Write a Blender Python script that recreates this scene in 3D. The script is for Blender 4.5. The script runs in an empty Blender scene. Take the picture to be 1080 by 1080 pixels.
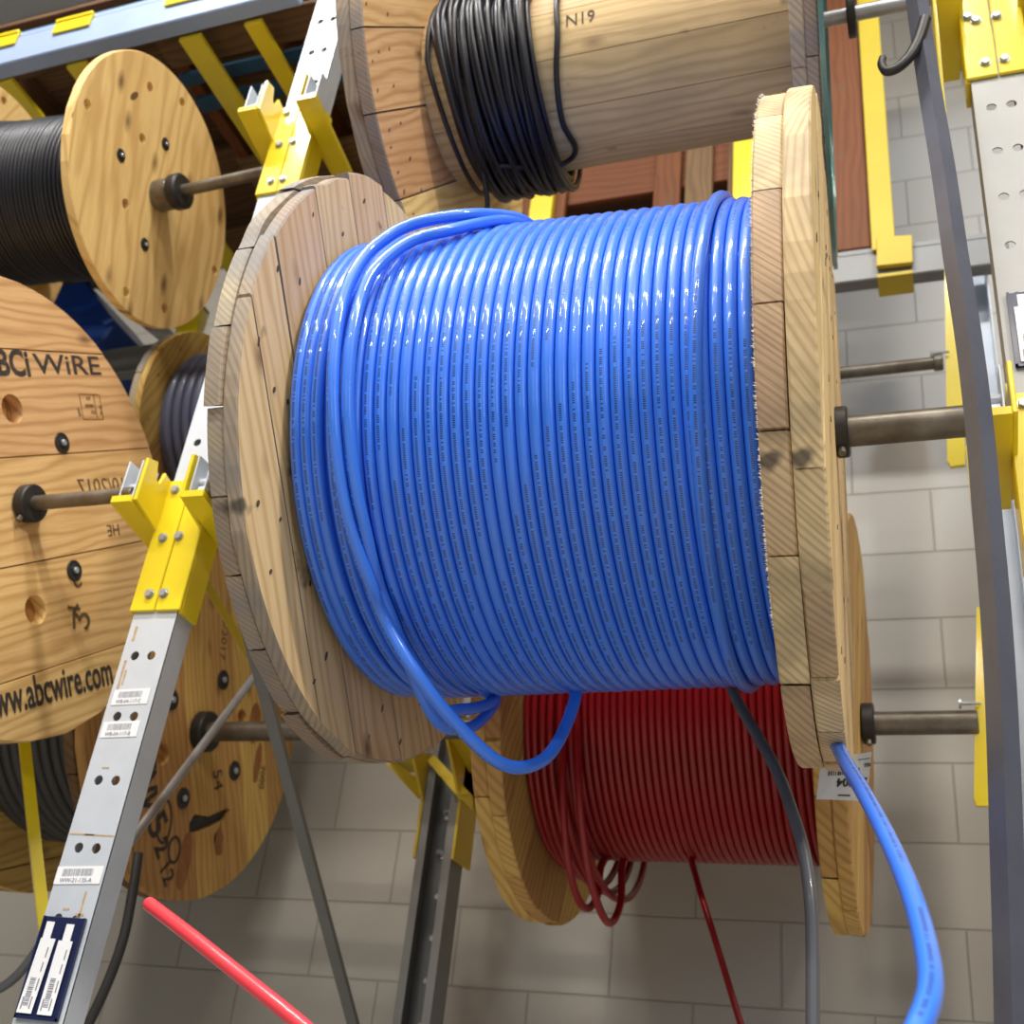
import bpy, bmesh, math, random
from mathutils import Vector as V, Matrix as M, noise
random.seed(7)
PI = math.pi
H = 1.55                       # camera height above the warehouse floor
COL = bpy.context.scene.collection
sin, cos = math.sin, math.cos

# ------------------------------------------------------------------ camera
F_PX = 1227.8
p_, y_, r_ = .5062, .3829, .1201
fwd = V((-sin(y_)*cos(p_), cos(y_)*cos(p_), sin(p_)))
right = V((cos(y_), sin(y_), 0)); up = right.cross(fwd)
rgt = right*cos(r_)+up*sin(r_); upv = -right*sin(r_)+up*cos(r_)
cam = bpy.data.cameras.new('camera'); co = bpy.data.objects.new('camera', cam); COL.objects.link(co)
cam.sensor_width = 36; cam.lens = F_PX/1080*36; cam.clip_start = .01
co.matrix_world = M(((rgt.x, upv.x, -fwd.x, 0), (rgt.y, upv.y, -fwd.y, 0), (rgt.z, upv.z, -fwd.z, H), (0, 0, 0, 1)))
cam.dof.use_dof = True; cam.dof.focus_distance = 1.62; cam.dof.aperture_fstop = 5.6
bpy.context.scene.camera = co

def at(px, py, Y):             # point of the photographed place at depth Y (metres, camera height = 0)
    d = rgt*((px-540)/F_PX)-upv*((py-540)/F_PX)+fwd
    return d*(Y/d.y)

# ------------------------------------------------------------------ materials
def nt(name):
    m = bpy.data.materials.new(name); m.use_nodes = True
    n = m.node_tree; b = n.nodes['Principled BSDF']
    return m, n, b
def N(n, t, **k):
    x = n.nodes.new(t)
    for a, v in k.items():
        if a in x.inputs.keys(): x.inputs[a].default_value = v
        else: setattr(x, a, v)
    return x
def math_(n, op, a, b=None, c=None):
    x = n.nodes.new('ShaderNodeMath'); x.operation = op
    for i, v in enumerate((a, b, c)):
        if v is None: continue
        if isinstance(v, (int, float)): x.inputs[i].default_value = v
        else: n.links.new(v, x.inputs[i])
    return x.outputs[0]
def mixc(n, f, a, b, blend='MIX'):
    x = n.nodes.new('ShaderNodeMix'); x.data_type = 'RGBA'; x.blend_type = blend
    for s, v in ((x.inputs[0], f), (x.inputs[6], a), (x.inputs[7], b)):
        if isinstance(v, (int, float)): s.default_value = v
        elif isinstance(v, tuple): s.default_value = (*v, 1)
        else: n.links.new(v, s)
    return x.outputs[2]
def ramp(n, f, stops):
    r = n.nodes.new('ShaderNodeValToRGB'); e = r.color_ramp.elements
    while len(e) < len(stops): e.new(.5)
    for i, (p, c) in enumerate(stops):
        e[i].position = p; e[i].color = (*c, 1) if isinstance(c, tuple) else (c, c, c, 1)
    n.links.new(f, r.inputs[0]); return r.outputs[0]

def wood(name, base, ring, worn=(.30, .26, .22), wornamt=.0, grain=26, knots=True, rough=.62, dark=.0, var=.35):
    m, n, b = nt(name)
    uv = n.nodes.new('ShaderNodeUVMap'); uv.uv_map = 'grain'
    sp = N(n, 'ShaderNodeSeparateXYZ'); n.links.new(uv.outputs[0], sp.inputs[0])
    at_ = N(n, 'ShaderNodeAttribute', attribute_name='rnd'); rn = at_.outputs['Fac']
    u, v = sp.outputs[0], sp.outputs[1]
    def vec(a, c, z):
        x = n.nodes.new('ShaderNodeCombineXYZ')
        n.links.new(math_(n, 'MULTIPLY', u, a), x.inputs[0]); n.links.new(math_(n, 'MULTIPLY', v, c), x.inputs[1])
        n.links.new(math_(n, 'MULTIPLY', rn, z), x.inputs[2]); return x.outputs[0]
    n1 = N(n, 'ShaderNodeTexNoise', Scale=1.0, Detail=2.0); n.links.new(vec(2.2, 9, 40), n1.inputs['Vector'])
    w = math_(n, 'SINE', math_(n, 'ADD', math_(n, 'MULTIPLY', v, grain*10), math_(n, 'MULTIPLY', n1.outputs['Fac'], 26)))
    w = math_(n, 'MULTIPLY_ADD', w, .5, .5); w = math_(n, 'POWER', w, 2.2)
    n2 = N(n, 'ShaderNodeTexNoise', Scale=1.0, Detail=5.0, Roughness=.65); n.links.new(vec(9, 190, 25), n2.inputs['Vector'])
    n3 = N(n, 'ShaderNodeTexNoise', Scale=1.0, Detail=3.0); n.links.new(vec(3.1, 6, 63), n3.inputs['Vector'])
    c = mixc(n, math_(n, 'MULTIPLY', w, .55), base, ring)
    c = mixc(n, math_(n, 'MULTIPLY', ramp(n, n2.outputs['Fac'], [(.45, 0.), (.75, 1.)]), .35), c, ring)
    hs = n.nodes.new('ShaderNodeHueSaturation')
    n.links.new(math_(n, 'MULTIPLY_ADD', rn, .03, .485), hs.inputs['Hue'])
    n.links.new(math_(n, 'MULTIPLY_ADD', rn, var, 1-var*.55), hs.inputs['Value']); n.links.new(c, hs.inputs['Color']); c = hs.outputs[0]
    c = mixc(n, math_(n, 'MULTIPLY', ramp(n, n3.outputs['Fac'], [(.5, 0.), (.72, 1.)]), .35), c, ring)
    if knots:
        vo = N(n, 'ShaderNodeTexVoronoi', Scale=1.0); n.links.new(vec(4.5, 9, 71), vo.inputs['Vector'])
        kn = ramp(n, vo.outputs['Distance'], [(.05, 1.), (.09, .55), (.17, 0.)])
        c = mixc(n, math_(n, 'MULTIPLY', kn, .85), c, (.16, .07, .03))
    if wornamt:
        tc = N(n, 'ShaderNodeTexCoord'); n4 = N(n, 'ShaderNodeTexNoise', Scale=7.0, Detail=4.0); n.links.new(tc.outputs['Object'], n4.inputs['Vector'])
        c = mixc(n, math_(n, 'MULTIPLY', ramp(n, n4.outputs['Fac'], [(.42, 0.), (.62, 1.)]), wornamt), c, worn)
        n5 = N(n, 'ShaderNodeTexNoise', Scale=11.0, Detail=3.0); n.links.new(tc.outputs['Object'], n5.inputs['Vector'])
        c = mixc(n, math_(n, 'MULTIPLY', ramp(n, n5.outputs['Fac'], [(.66, 0.), (.74, 1.)]), .8), c, (.05, .045, .04))
    n.links.new(c, b.inputs['Base Color'])
    b.inputs['Roughness'].default_value = rough; b.inputs['Specular IOR Level'].default_value = .3
    bp = N(n, 'ShaderNodeBump', Strength=.35, Distance=.002); n.links.new(n2.outputs['Fac'], bp.inputs['Height']); n.links.new(bp.outputs[0], b.inputs['Normal'])
    return m

def paint(name, col, rough=.35, metal=0., coat=0., mott=.0, mcol=(.3, .3, .3), scale=9., bump=.0, det=5.):
    m, n, b = nt(name)
    tc = N(n, 'ShaderNodeTexCoord'); no = N(n, 'ShaderNodeTexNoise', Scale=scale, Detail=det, Roughness=.6); n.links.new(tc.outputs['Object'], no.inputs['Vector'])
    f = ramp(n, no.outputs['Fac'], [(.38, 0.), (.68, 1.)])
    c = mixc(n, math_(n, 'MULTIPLY', f, mott), col, mcol)
    n.links.new(c, b.inputs['Base Color'])
    b.inputs['Roughness'].default_value = rough; b.inputs['Metallic'].default_value = metal
    b.inputs['Coat Weight'].default_value = coat; b.inputs['Coat Roughness'].default_value = .12
    if bump:
        bp = N(n, 'ShaderNodeBump', Strength=bump, Distance=.003); n.links.new(no.outputs['Fac'], bp.inputs['Height']); n.links.new(bp.outputs[0], b.inputs['Normal'])
    return m

def cable_mat(name, col, rough=.22, printed=False, coat=.6):
    m, n, b = nt(name)
    c = col
    tc = N(n, 'ShaderNodeTexCoord')
    no = N(n, 'ShaderNodeTexNoise', Scale=5.0, Detail=2.0); n.links.new(tc.outputs['Object'], no.inputs['Vector'])
    c = mixc(n, math_(n, 'MULTIPLY', no.outputs['Fac'], .25), c, tuple(x*.6 for x in col))
    if printed:
        uv = n.nodes.new('ShaderNodeUVMap'); uv.uv_map = 'grain'
        sp = N(n, 'ShaderNodeSeparateXYZ'); n.links.new(uv.outputs[0], sp.inputs[0]); u, v = sp.outputs[0], sp.outputs[1]
        band = math_(n, 'LESS_THAN', math_(n, 'ABSOLUTE', v), .0021)
        ch = math_(n, 'LESS_THAN', math_(n, 'FRACT', math_(n, 'DIVIDE', u, .0031)), .66)
        word = N(n, 'ShaderNodeTexWhiteNoise', noise_dimensions='1D'); n.links.new(math_(n, 'FLOOR', math_(n, 'DIVIDE', u, .0031)), word.inputs['W'])
        wd = math_(n, 'GREATER_THAN', word.outputs[0], .2)
        gap = math_(n, 'LESS_THAN', math_(n, 'FRACT', math_(n, 'DIVIDE', u, .61)), .8)
        c2 = N(n, 'ShaderNodeTexWhiteNoise', noise_dimensions='2D')
        cx = n.nodes.new('ShaderNodeCombineXYZ'); n.links.new(math_(n, 'FLOOR', math_(n, 'DIVIDE', u, .0009)), cx.inputs[0]); n.links.new(math_(n, 'FLOOR', math_(n, 'DIVIDE', v, .0009)), cx.inputs[1])
        n.links.new(cx.outputs[0], c2.inputs[0])
        f = math_(n, 'MULTIPLY', math_(n, 'MULTIPLY', band, ch), math_(n, 'MULTIPLY', wd, gap))
        f = math_(n, 'MULTIPLY', f, math_(n, 'MULTIPLY_ADD', c2.outputs[0], .25, .75))
        c = mixc(n, math_(n, 'MULTIPLY', f, 1.), c, (.005, .02, .09))
    n.links.new(c, b.inputs['Base Color'])
    b.inputs['Roughness'].default_value = rough; b.inputs['Coat Weight'].default_value = coat; b.inputs['Coat Roughness'].default_value = .05
    return m

MAT = dict(
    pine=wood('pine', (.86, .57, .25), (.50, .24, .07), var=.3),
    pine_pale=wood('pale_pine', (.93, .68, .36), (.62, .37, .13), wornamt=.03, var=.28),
    pine_edge=wood('pine_edge', (.78, .58, .34), (.36, .22, .10), worn=(.20, .15, .10), wornamt=.55, grain=60, var=.4),
    rim=wood('weathered_pine_edge', (.48, .38, .27), (.25, .18, .12), worn=(.24, .23, .23), wornamt=.8, grain=60, var=.5),
    galvdim=paint('dimmed_galvanised_steel', (.40, .40, .39), .5, .15, mott=.4, mcol=(.33, .33, .33), scale=12),  # galvanised steel darkened to stand in for less light on the right upright
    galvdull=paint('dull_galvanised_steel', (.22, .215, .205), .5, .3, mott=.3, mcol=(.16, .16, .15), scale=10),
    beamblue=paint('blue_grey_beam_paint', (.36, .46, .68), .45, .1, mott=.3, mcol=(.28, .35, .5), scale=8),
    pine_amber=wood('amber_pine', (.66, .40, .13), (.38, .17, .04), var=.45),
    ply=wood('plywood', (.90, .62, .25), (.58, .31, .09), grain=11, var=.1),
    drumwood=wood('drum_staves', (.72, .52, .25), (.46, .30, .13), var=.4, wornamt=.15, worn=(.35, .25, .17)),
    darkwood=wood('dark_pallet_wood', (.20, .11, .05), (.10, .05, .025)),
    orangewood=wood('orange_crate_wood', (.22, .08, .02), (.12, .04, .01)),
    blue=cable_mat('blue_cable_jacket', (.042, .215, .95), printed=True, rough=.4, coat=.7),
    blueplain=cable_mat('blue_cable_inner', (.028, .19, .95), rough=.4),
    red=cable_mat('red_cable_jacket', (.30, .003, .006), rough=.4, coat=.15),
    pink=cable_mat('coral_cable_jacket', (.85, .06, .08), rough=.3),
    black=cable_mat('black_cable_jacket', (.006, .007, .014), rough=.42, coat=.06),
    grey=cable_mat('grey_cable_jacket', (.11, .12, .19), rough=.4, coat=.2),
    darkgrey=cable_mat('dark_grey_cable_jacket', (.04, .037, .034), rough=.5, coat=.1),
    greycord=cable_mat('grey_cord_jacket', (.13, .135, .15), rough=.4, coat=.2),
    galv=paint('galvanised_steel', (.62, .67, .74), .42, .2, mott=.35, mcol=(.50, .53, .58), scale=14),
    galvbolt=paint('zinc_bolt', (.55, .58, .6), .3, .6, mott=.5, mcol=(.35, .36, .38), scale=60),
    steel=paint('brushed_steel', (.45, .45, .46), .35, .7, mott=.5, mcol=(.25, .24, .23), scale=20),
    pipe=paint('dark_oiled_pipe', (.13, .105, .075), .38, .55, mott=.7, mcol=(.26, .24, .2), scale=16),
    black_iron=paint('black_iron', (.025, .024, .024), .45, .3, mott=.4, mcol=(.07, .06, .05), scale=20),
    bar=paint('dark_painted_bar', (.19, .20, .26), .38, .6, mott=.5, mcol=(.13, .14, .18), scale=10),
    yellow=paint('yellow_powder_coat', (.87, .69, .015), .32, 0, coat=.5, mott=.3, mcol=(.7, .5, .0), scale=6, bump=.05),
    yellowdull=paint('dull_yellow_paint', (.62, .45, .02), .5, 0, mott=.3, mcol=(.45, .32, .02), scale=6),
    label=paint('white_label_paper', (.85, .86, .88), .6, 0, mott=.1, mcol=(.75, .76, .8), scale=40),
    ink=paint('black_ink', (.035, .035, .04), .7), greyink=paint('faded_barcode_ink', (.25, .25, .3), .7),
    stencil=paint('black_stencil_ink', (.03, .025, .025), .75, mott=.25, mcol=(.2, .14, .08), scale=60),
    pencil=paint('brown_marker_ink', (.12, .07, .03), .8),
    navy=paint('navy_label_holder', (.012, .018, .07), .35, coat=.3),
    bluebin=paint('blue_plastic', (.005, .05, .27), .4, mott=.3, mcol=(.003, .02, .12), scale=5),
    teal=paint('teal_painted_steel', (.06, .19, .18), .28, .3, coat=.5, mott=.4, mcol=(.25, .4, .38), scale=8),
    tealboard=paint('blue_painted_board', (.02, .10, .20), .6, mott=.5, mcol=(.01, .03, .07), scale=8),
    hole=paint('dark_hole_lining', (.16, .075, .02), .8), knot=paint('dark_knot', (.17, .075, .025), .7),
    stain=paint('brown_wood_stain', (.30, .11, .03), .7, mott=.5, mcol=(.42, .2, .07), scale=20),
    tealmark=paint('teal_chalk_mark', (.33, .47, .40), .8, mott=.8, mcol=(.66, .56, .33), scale=25),
    nail=paint('nail_rust', (.10, .07, .05), .7), rust=paint('rust_streak', (.45, .25, .07), .8, mott=.7, mcol=(.6, .55, .5), scale=50),
    splinter=paint('raw_splinter', (.93, .80, .62), .7),
)
# painted block wall and floor
m, n, b = nt('painted_block_wall')
tc = N(n, 'ShaderNodeTexCoord'); sp = N(n, 'ShaderNodeSeparateXYZ'); n.links.new(tc.outputs['Object'], sp.inputs[0])
BW, BH = .4552, .2148
cb = n.nodes.new('ShaderNodeCombineXYZ')
n.links.new(math_(n, 'ADD', sp.outputs[0], .864+40*BW), cb.inputs[0]); n.links.new(math_(n, 'ADD', sp.outputs[2], -.6256-H+40*BH), cb.inputs[1])
br = N(n, 'ShaderNodeTexBrick', **{'Scale': 1.0, 'Mortar Size': .0035, 'Mortar Smooth': .6, 'Brick Width': BW, 'Row Height': BH, 'Bias': 0.0}); br.offset = .5; br.offset_frequency = 2
n.links.new(cb.outputs[0], br.inputs['Vector'])
br.inputs['Color1'].default_value = (.40, .37, .32, 1); br.inputs['Color2'].default_value = (.42, .39, .34, 1); br.inputs['Mortar'].default_value = (.30, .275, .235, 1)
no = N(n, 'ShaderNodeTexNoise', Scale=2.0, Detail=6.0); n.links.new(tc.outputs['Object'], no.inputs['Vector'])
n.links.new(mixc(n, math_(n, 'MULTIPLY', no.outputs['Fac'], .25), br.outputs['Color'], (.34, .31, .265)), b.inputs['Base Color'])
b.inputs['Roughness'].default_value = .45
n2 = N(n, 'ShaderNodeTexNoise', Scale=90.0, Detail=3.0); n.links.new(tc.outputs['Object'], n2.inputs['Vector'])
hh = math_(n, 'ADD', math_(n, 'MULTIPLY', br.outputs['Fac'], -1.0), math_(n, 'MULTIPLY', n2.outputs['Fac'], .12))
bp = N(n, 'ShaderNodeBump', Strength=.6, Distance=.006); n.links.new(hh, bp.inputs['Height']); n.links.new(bp.outputs[0], b.inputs['Normal'])
MAT['wall'] = m
MAT['floor'] = paint('polished_concrete', (.32, .31, .29), .4, mott=.5, mcol=(.22, .21, .2), scale=2)
MAT['ceiling'] = paint('white_ceiling', (.7, .7, .7), .8)

# ------------------------------------------------------------------ mesh helpers
def new():
    bm = bmesh.new(); bm.loops.layers.uv.new('grain'); bm.faces.layers.float.new('rnd'); return bm
def org(parent):
    v = V((0, 0, 0))
    while parent is not None: v += parent.location; parent = parent.parent
    return v
def obj(name, bm, mats, parent=None, label=None, smooth=None, origin=None):
    me = bpy.data.meshes.new(name)
    o = bpy.data.objects.new(name, me); COL.objects.link(o)
    bmesh.ops.recalc_face_normals(bm, faces=bm.faces)
    if parent is not None: o.parent = parent
    off = org(parent)
    if origin is None:
        mn = V([min(v.co[i] for v in bm.verts) for i in range(3)]); mx = V([max(v.co[i] for v in bm.verts) for i in range(3)])
        origin = (mn+mx)/2 if parent is not None else V(((mn.x+mx.x)/2, (mn.y+mx.y)/2, mn.z))
    o.location = V(origin)-off
    bmesh.ops.translate(bm, verts=bm.verts, vec=-V(origin))
    if smooth is not None:
        for f in bm.faces: f.smooth = True
        for e in bm.edges:
            if len(e.link_faces) == 2 and e.calc_face_angle(0) > smooth: e.smooth = False
    bm.to_mesh(me); bm.free()
    for m in (mats if isinstance(mats, (list, tuple)) else [mats]): me.materials.append(MAT[m])
    if label: o['label'] = label
    return o
def tag(o, label, cat, group=None):
    o['label'] = label; o['category'] = cat
    if group: o['group'] = group
    return o
def thing(name, loc, label, cat, group=None):
    o = bpy.data.objects.new(name, None); COL.objects.link(o); o.location = loc; o.empty_display_size = .05
    return tag(o, label, cat, group)

class Frame:                    # local frame: c + u*U + v*Vv + w*N ; N points along +X for an untilted reel
    def __init__(s, c, yaw=0., tilt=0.):
        s.c = V(c); s.n = V((cos(yaw)*cos(tilt), sin(yaw)*cos(tilt), sin(tilt)))
        s.u = V((0, 0, 1)).cross(s.n).normalized(); s.v = s.n.cross(s.u)
    def __call__(s, u, v, w): return s.c+s.u*u+s.v*v+s.n*w
    def sh(s, w): 
        f = Frame(s.c+s.n*w); f.n, f.u, f.v = s.n, s.u, s.v; return f
class Box:                      # plain matrix frame
    def __init__(s, c, m=None): s.c = V(c); s.m = m or M.Identity(3)
    def __call__(s, x, y, z): return s.c+s.m@V((x, y, z))
WORLD = Box((0, 0, 0))

def quv(bm, f, g, c, nn, rnd):
    l = bm.loops.layers.uv['grain']; f[bm.faces.layers.float['rnd']] = rnd
    for lp in f.loops:
        p = lp.vert.co; lp[l].uv = (p.dot(g), p.dot(c)+p.dot(nn)*.83)
def box(bm, F, a, b, ch=.0, grain=0, rnd=None, mat=0):
    """chamfered box between local corners a and b"""
    a = [min(p, q) for p, q in zip(a, b)], [max(p, q) for p, q in zip(a, b)]
    lo, hi = a; ch = min([ch]+[(hi[i]-lo[i])*.45 for i in range(3)])
    rnd = random.random() if rnd is None else rnd
    vs = []
    before = len(bm.verts)
    if ch <= 0:
        P = [bm.verts.new(F(*[(lo, hi)[(k >> i) & 1][i] for i in range(3)])) for k in range(8)]
        fs = [(0, 1, 3, 2), (4, 6, 7, 5), (0, 4, 5, 1), (2, 3, 7, 6), (0, 2, 6, 4), (1, 5, 7, 3)]
        faces = [bm.faces.new([P[i] for i in f]) for f in fs]
    else:
        P = {}
        for k in range(8):
            for ax in range(3):
                c = []
                for i in range(3):
                    s = (k >> i) & 1; v = (lo, hi)[s][i]
                    if i != ax: v += ch*(1 if s == 0 else -1)
                    c.append(v)
                P[k, ax] = bm.verts.new(F(*c))
        faces = []
        for ax in range(3):
            o1, o2 = [i for i in range(3) if i != ax]
            for s in (0, 1):
                q = [(s << ax)]; q = [(s << ax), (s << ax) | (1 << o1), (s << ax) | (1 << o1) | (1 << o2), (s << ax) | (1 << o2)]
                faces.append(bm.faces.new([P[k, ax] for k in q]))
        for ax in range(3):   # edges along ax
            o1, o2 = [i for i in range(3) if i != ax]
            for s1 in (0, 1):
                for s2 in (0, 1):
                    k0 = (s1 << o1) | (s2 << o2); k1 = k0 | (1 << ax)
                    faces.append(bm.faces.new([P[k0, o1], P[k1, o1], P[k1, o2], P[k0, o2]]))
        for k in range(8): faces.append(bm.faces.new([P[k, 0], P[k, 1], P[k, 2]]))
    o = F(0, 0, 0); ax = [F(1, 0, 0)-o, F(0, 1, 0)-o, F(0, 0, 1)-o]
    g, c, n_ = ax[grain], ax[(grain+1) % 3], ax[(grain+2) % 3]
    for f in faces: quv(bm, f, g, c, n_, rnd); f.material_index = mat
def prism(bm, F, pts, w0, w1, ch=.0, g=(1, 0), rnd=None, mat=0, axis='w', smat=None):
    """extrude local 2D outline (u,v) between w0 and w1, with chamfered rims"""
    rnd = random.random() if rnd is None else rnd
    cx = sum(p[0] for p in pts)/len(pts); cy = sum(p[1] for p in pts)/len(pts)
    def inset(p):
        if not ch: return p
        d = math.hypot(p[0]-cx, p[1]-cy) or 1; k = 1-ch/d; return (cx+(p[0]-cx)*k, cy+(p[1]-cy)*k)
    def mk(q, w):
        if axis == 'w': return bm.verts.new(F(q[0], q[1], w))
        if axis == 'x': return bm.verts.new(F(w, q[0], q[1]))
        if axis == 'y': return bm.verts.new(F(q[0], w, q[1]))
        return bm.verts.new(F(q[0], q[1], w))
    rings = [[mk(inset(p), w0) for p in pts]]
    if ch: rings += [[mk(p, w0+ch) for p in pts], [mk(p, w1-ch) for p in pts]]
    rings.append([mk(inset(p), w1) for p in pts])
    fs = [bm.faces.new(rings[0]), bm.faces.new(rings[-1])]
    for a, b in zip(rings, rings[1:]):
        for i in range(len(pts)):
            j = (i+1) % len(pts); fs.append(bm.faces.new([a[i], a[j], b[j], b[i]]))
    o = F(0, 0, 0)
    if axis == 'w': e1, e2, e3 = F(1, 0, 0)-o, F(0, 1, 0)-o, F(0, 0, 1)-o
    elif axis == 'x': e1, e2, e3 = F(0, 1, 0)-o, F(0, 0, 1)-o, F(1, 0, 0)-o
    else: e1, e2, e3 = F(1, 0, 0)-o, F(0, 0, 1)-o, F(0, 1, 0)-o
    gd = e1*g[0]+e2*g[1]; cd = -e1*g[1]+e2*g[0]
    for k_, f in enumerate(fs): quv(bm, f, gd, cd, e3, rnd); f.material_index = mat if (smat is None or k_ < 2) else smat
def circ_pts(r, n=32, c=(0, 0), ry=None, rot=0):
    ry = ry or r
    return [(c[0]+r*cos(a)*cos(rot)-ry*sin(a)*sin(rot), c[1]+r*cos(a)*sin(rot)+ry*sin(a)*cos(rot)) for a in [2*PI*i/n for i in range(n)]]
def disc(bm, F, c, r, w0, w1, n=28, ch=0., mat=0, ry=None, rot=0):
    prism(bm, F, circ_pts(r, n, c, ry, rot), w0, w1, ch, mat=mat)
def tube(bm, pts, r, n=10, closed=False, mat=0, cap=True, outward=None, prof=None, du0=0.):
    """sweep a circle (or 2D profile) along pts"""
    uvl = bm.loops.layers.uv['grain']; L = len(pts); rings = []; us = []; acc = du0
    T = []
    for i in range(L):
        a = pts[max(i-1, 0)] if not closed else pts[(i-1) % L]; b = pts[min(i+1, L-1)] if not closed else pts[(i+1) % L]
        T.append((V(b)-V(a)).normalized())
    nrm = None
    for i in range(L):
        t = T[i]
        if outward is not None:
            o = outward(V(pts[i])); nn = (o-t*o.dot(t)).normalized()
        else:
            if nrm is None:
                h = V((0, 0, 1)) if abs(t.z) < .9 else V((1, 0, 0)); nn = (h-t*h.dot(t)).normalized()
            else: nn = (nrm-t*nrm.dot(t)).normalized()
            nrm = nn
        bb = t.cross(nn)
        if i: acc += (V(pts[i])-V(pts[i-1])).length
        us.append(acc)
        rr = r(i/(L-1)) if callable(r) else r
        if prof: rings.append([bm.verts.new(V(pts[i])+nn*q[0]+bb*q[1]) for q in prof])
        else: rings.append([bm.verts.new(V(pts[i])+nn*(rr*cos(2*PI*k/n))+bb*(rr*sin(2*PI*k/n))) for k in range(n)])
    m_ = len(rings[0]); r0 = r if not callable(r) else r(0)
    for i in range(L-1+(1 if closed else 0)):
        a, b = rings[i], rings[(i+1) % L]; ua, ub = us[i], us[(i+1) % L] if (i+1) < L else acc+.01
        for k in range(m_):
            j = (k+1) % m_; f = bm.faces.new([a[k], a[j], b[j], b[k]]); f.material_index = mat
            def vv(q):
                x = q if q <= m_/2 else q-m_
                return x/m_*2*PI*(r0 or .01)
            va = vv(k); vb = vv(k+1) if k+1 <= m_/2 else (k+1-m_)/m_*2*PI*(r0 or .01)
            for lp, q in zip(f.loops, ((ua, va), (ua, vb), (ub, vb), (ub, va))): lp[uvl].uv = q
    if cap and not closed:
        for rg in (rings[0], rings[-1]):
            f = bm.faces.new(rg); f.material_index = mat
    return acc
def spline(P, k=8):
    P = [V(p) for p in P]; Q = [P[0]*2-P[1]]+P+[P[-1]*2-P[-2]]; out = []
    for i in range(1, len(Q)-2):
        for s in range(k):
            t = s/k; a, b, c, d = Q[i-1:i+3]
            out.append(.5*((2*b)+(-a+c)*t+(2*a-5*b+4*c-d)*t*t+(-a+3*b-3*c+d)*t**3))
    out.append(P[-1]); return out
def cyl(bm, a, b, r, n=24, ch=0., mat=0):
    a, b = V(a), V(b); t = (b-a).normalized(); pts = [a, a+t*ch, b-t*ch, b] if ch else [a, b]
    tube(bm, pts, (lambda s: r-(ch if (s < .01 or s > .99) and ch else 0)), n, mat=mat)
def helix(bm, Fa, Fb, rr0, tr, turns, seg=80, n=9, jit=0., slope=None, phase=0., flat=None):
    """turns of cable between frames Fa and Fb (end planes), each turn one hoop drifting sideways"""
    pts = []; tot = int(turns*seg); ra, rb_ = rr0 if isinstance(rr0, tuple) else (rr0, rr0)
    jr = [random.uniform(-1, 1)*jit for _ in range(int(turns)+3)]
    for i in range(tot+1):
        s = i/tot; th = 2*PI*i/seg+phase; k = int(i/seg); fr = i/seg-k
        j = jr[k]*(1-fr)+jr[k+1]*fr
        tt = s if slope is None else slope(s); r = ra+(rb_-ra)*s
        pa = Fa(cos(th)*(r+j), sin(th)*(r+j), 0); pb = Fb(cos(th)*(r+j), sin(th)*(r+j), 0)
        pts.append(pa.lerp(pb, tt))
    ca, cb_ = Fa(0, 0, 0), Fb(0, 0, 0); ax = (cb_-ca).normalized()
    def outward(p): q = p-ca; return q-ax*q.dot(ax)
    tube(bm, pts, tr, n, outward=outward)
def barrel(bm, Fa, Fb, r, n=64, mat=0, r2=None):
    A = [bm.verts.new(Fa(r*cos(2*PI*i/n), r*sin(2*PI*i/n), 0)) for i in range(n)]; B = [bm.verts.new(Fb((r2 or r)*cos(2*PI*i/n), (r2 or r)*sin(2*PI*i/n), 0)) for i in range(n)]
    for i in range(n): f = bm.faces.new([A[i], A[(i+1) % n], B[(i+1) % n], B[i]]); f.material_index = mat
    bm.faces.new(A); bm.faces.new(B)
def text_bm(bm, F, s, size, org_, ang=0., w=.0004, squash=1., mat=0, bold=0., align='LEFT', mirror=False, thick=.0006, sx=1., fitw=None):
    cu = bpy.data.curves.new('t', 'FONT'); cu.body = s; cu.size = size; cu.offset = bold; cu.align_x = align; cu.resolution_u = 3
    o = bpy.data.objects.new('t', cu); COL.objects.link(o); dg = bpy.context.evaluated_depsgraph_get(); dg.update()
    me = bpy.data.meshes.new_from_object(o.evaluated_get(dg)); bpy.data.objects.remove(o); bpy.data.curves.remove(cu)
    t = bmesh.new(); t.from_mesh(me); bpy.data.meshes.remove(me)
    ex = bmesh.ops.extrude_face_region(t, geom=t.faces[:]); 
    for g in ex['geom']:
        if isinstance(g, bmesh.types.BMVert): g.co.z += thick
    if fitw: xs = [v.co.x for v in t.verts]; sx = fitw/(max(xs)-min(xs))
    mp = {}
    for v in t.verts:
        x, y = v.co.x*sx*(-1 if mirror else 1), v.co.y*squash
        mp[v] = bm.verts.new(F(org_[0]+x*cos(ang)-y*sin(ang), org_[1]+x*sin(ang)+y*cos(ang), w+v.co.z))
    for f in t.faces:
        try: q = bm.faces.new([mp[v] for v in f.verts]); q.material_index = mat
        except ValueError: pass
    t.free()
def boolcut(o, cutbm):
    me = bpy.data.meshes.new('c'); cutbm.to_mesh(me); cutbm.free()
    c = bpy.data.objects.new('c', me); COL.objects.link(c); 
    c.location = org(o.parent)+o.location if o.parent else o.location
    c.location = (0, 0, 0)
    md = o.modifiers.new('b', 'BOOLEAN'); md.object = c; md.operation = 'DIFFERENCE'; md.solver = 'EXACT'
    bpy.context.view_layer.update(); dg = bpy.context.evaluated_depsgraph_get()
    nm = bpy.data.meshes.new_from_object(o.evaluated_get(dg)); o.modifiers.clear(); o.data = nm; bpy.data.objects.remove(c)
    return o

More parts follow.
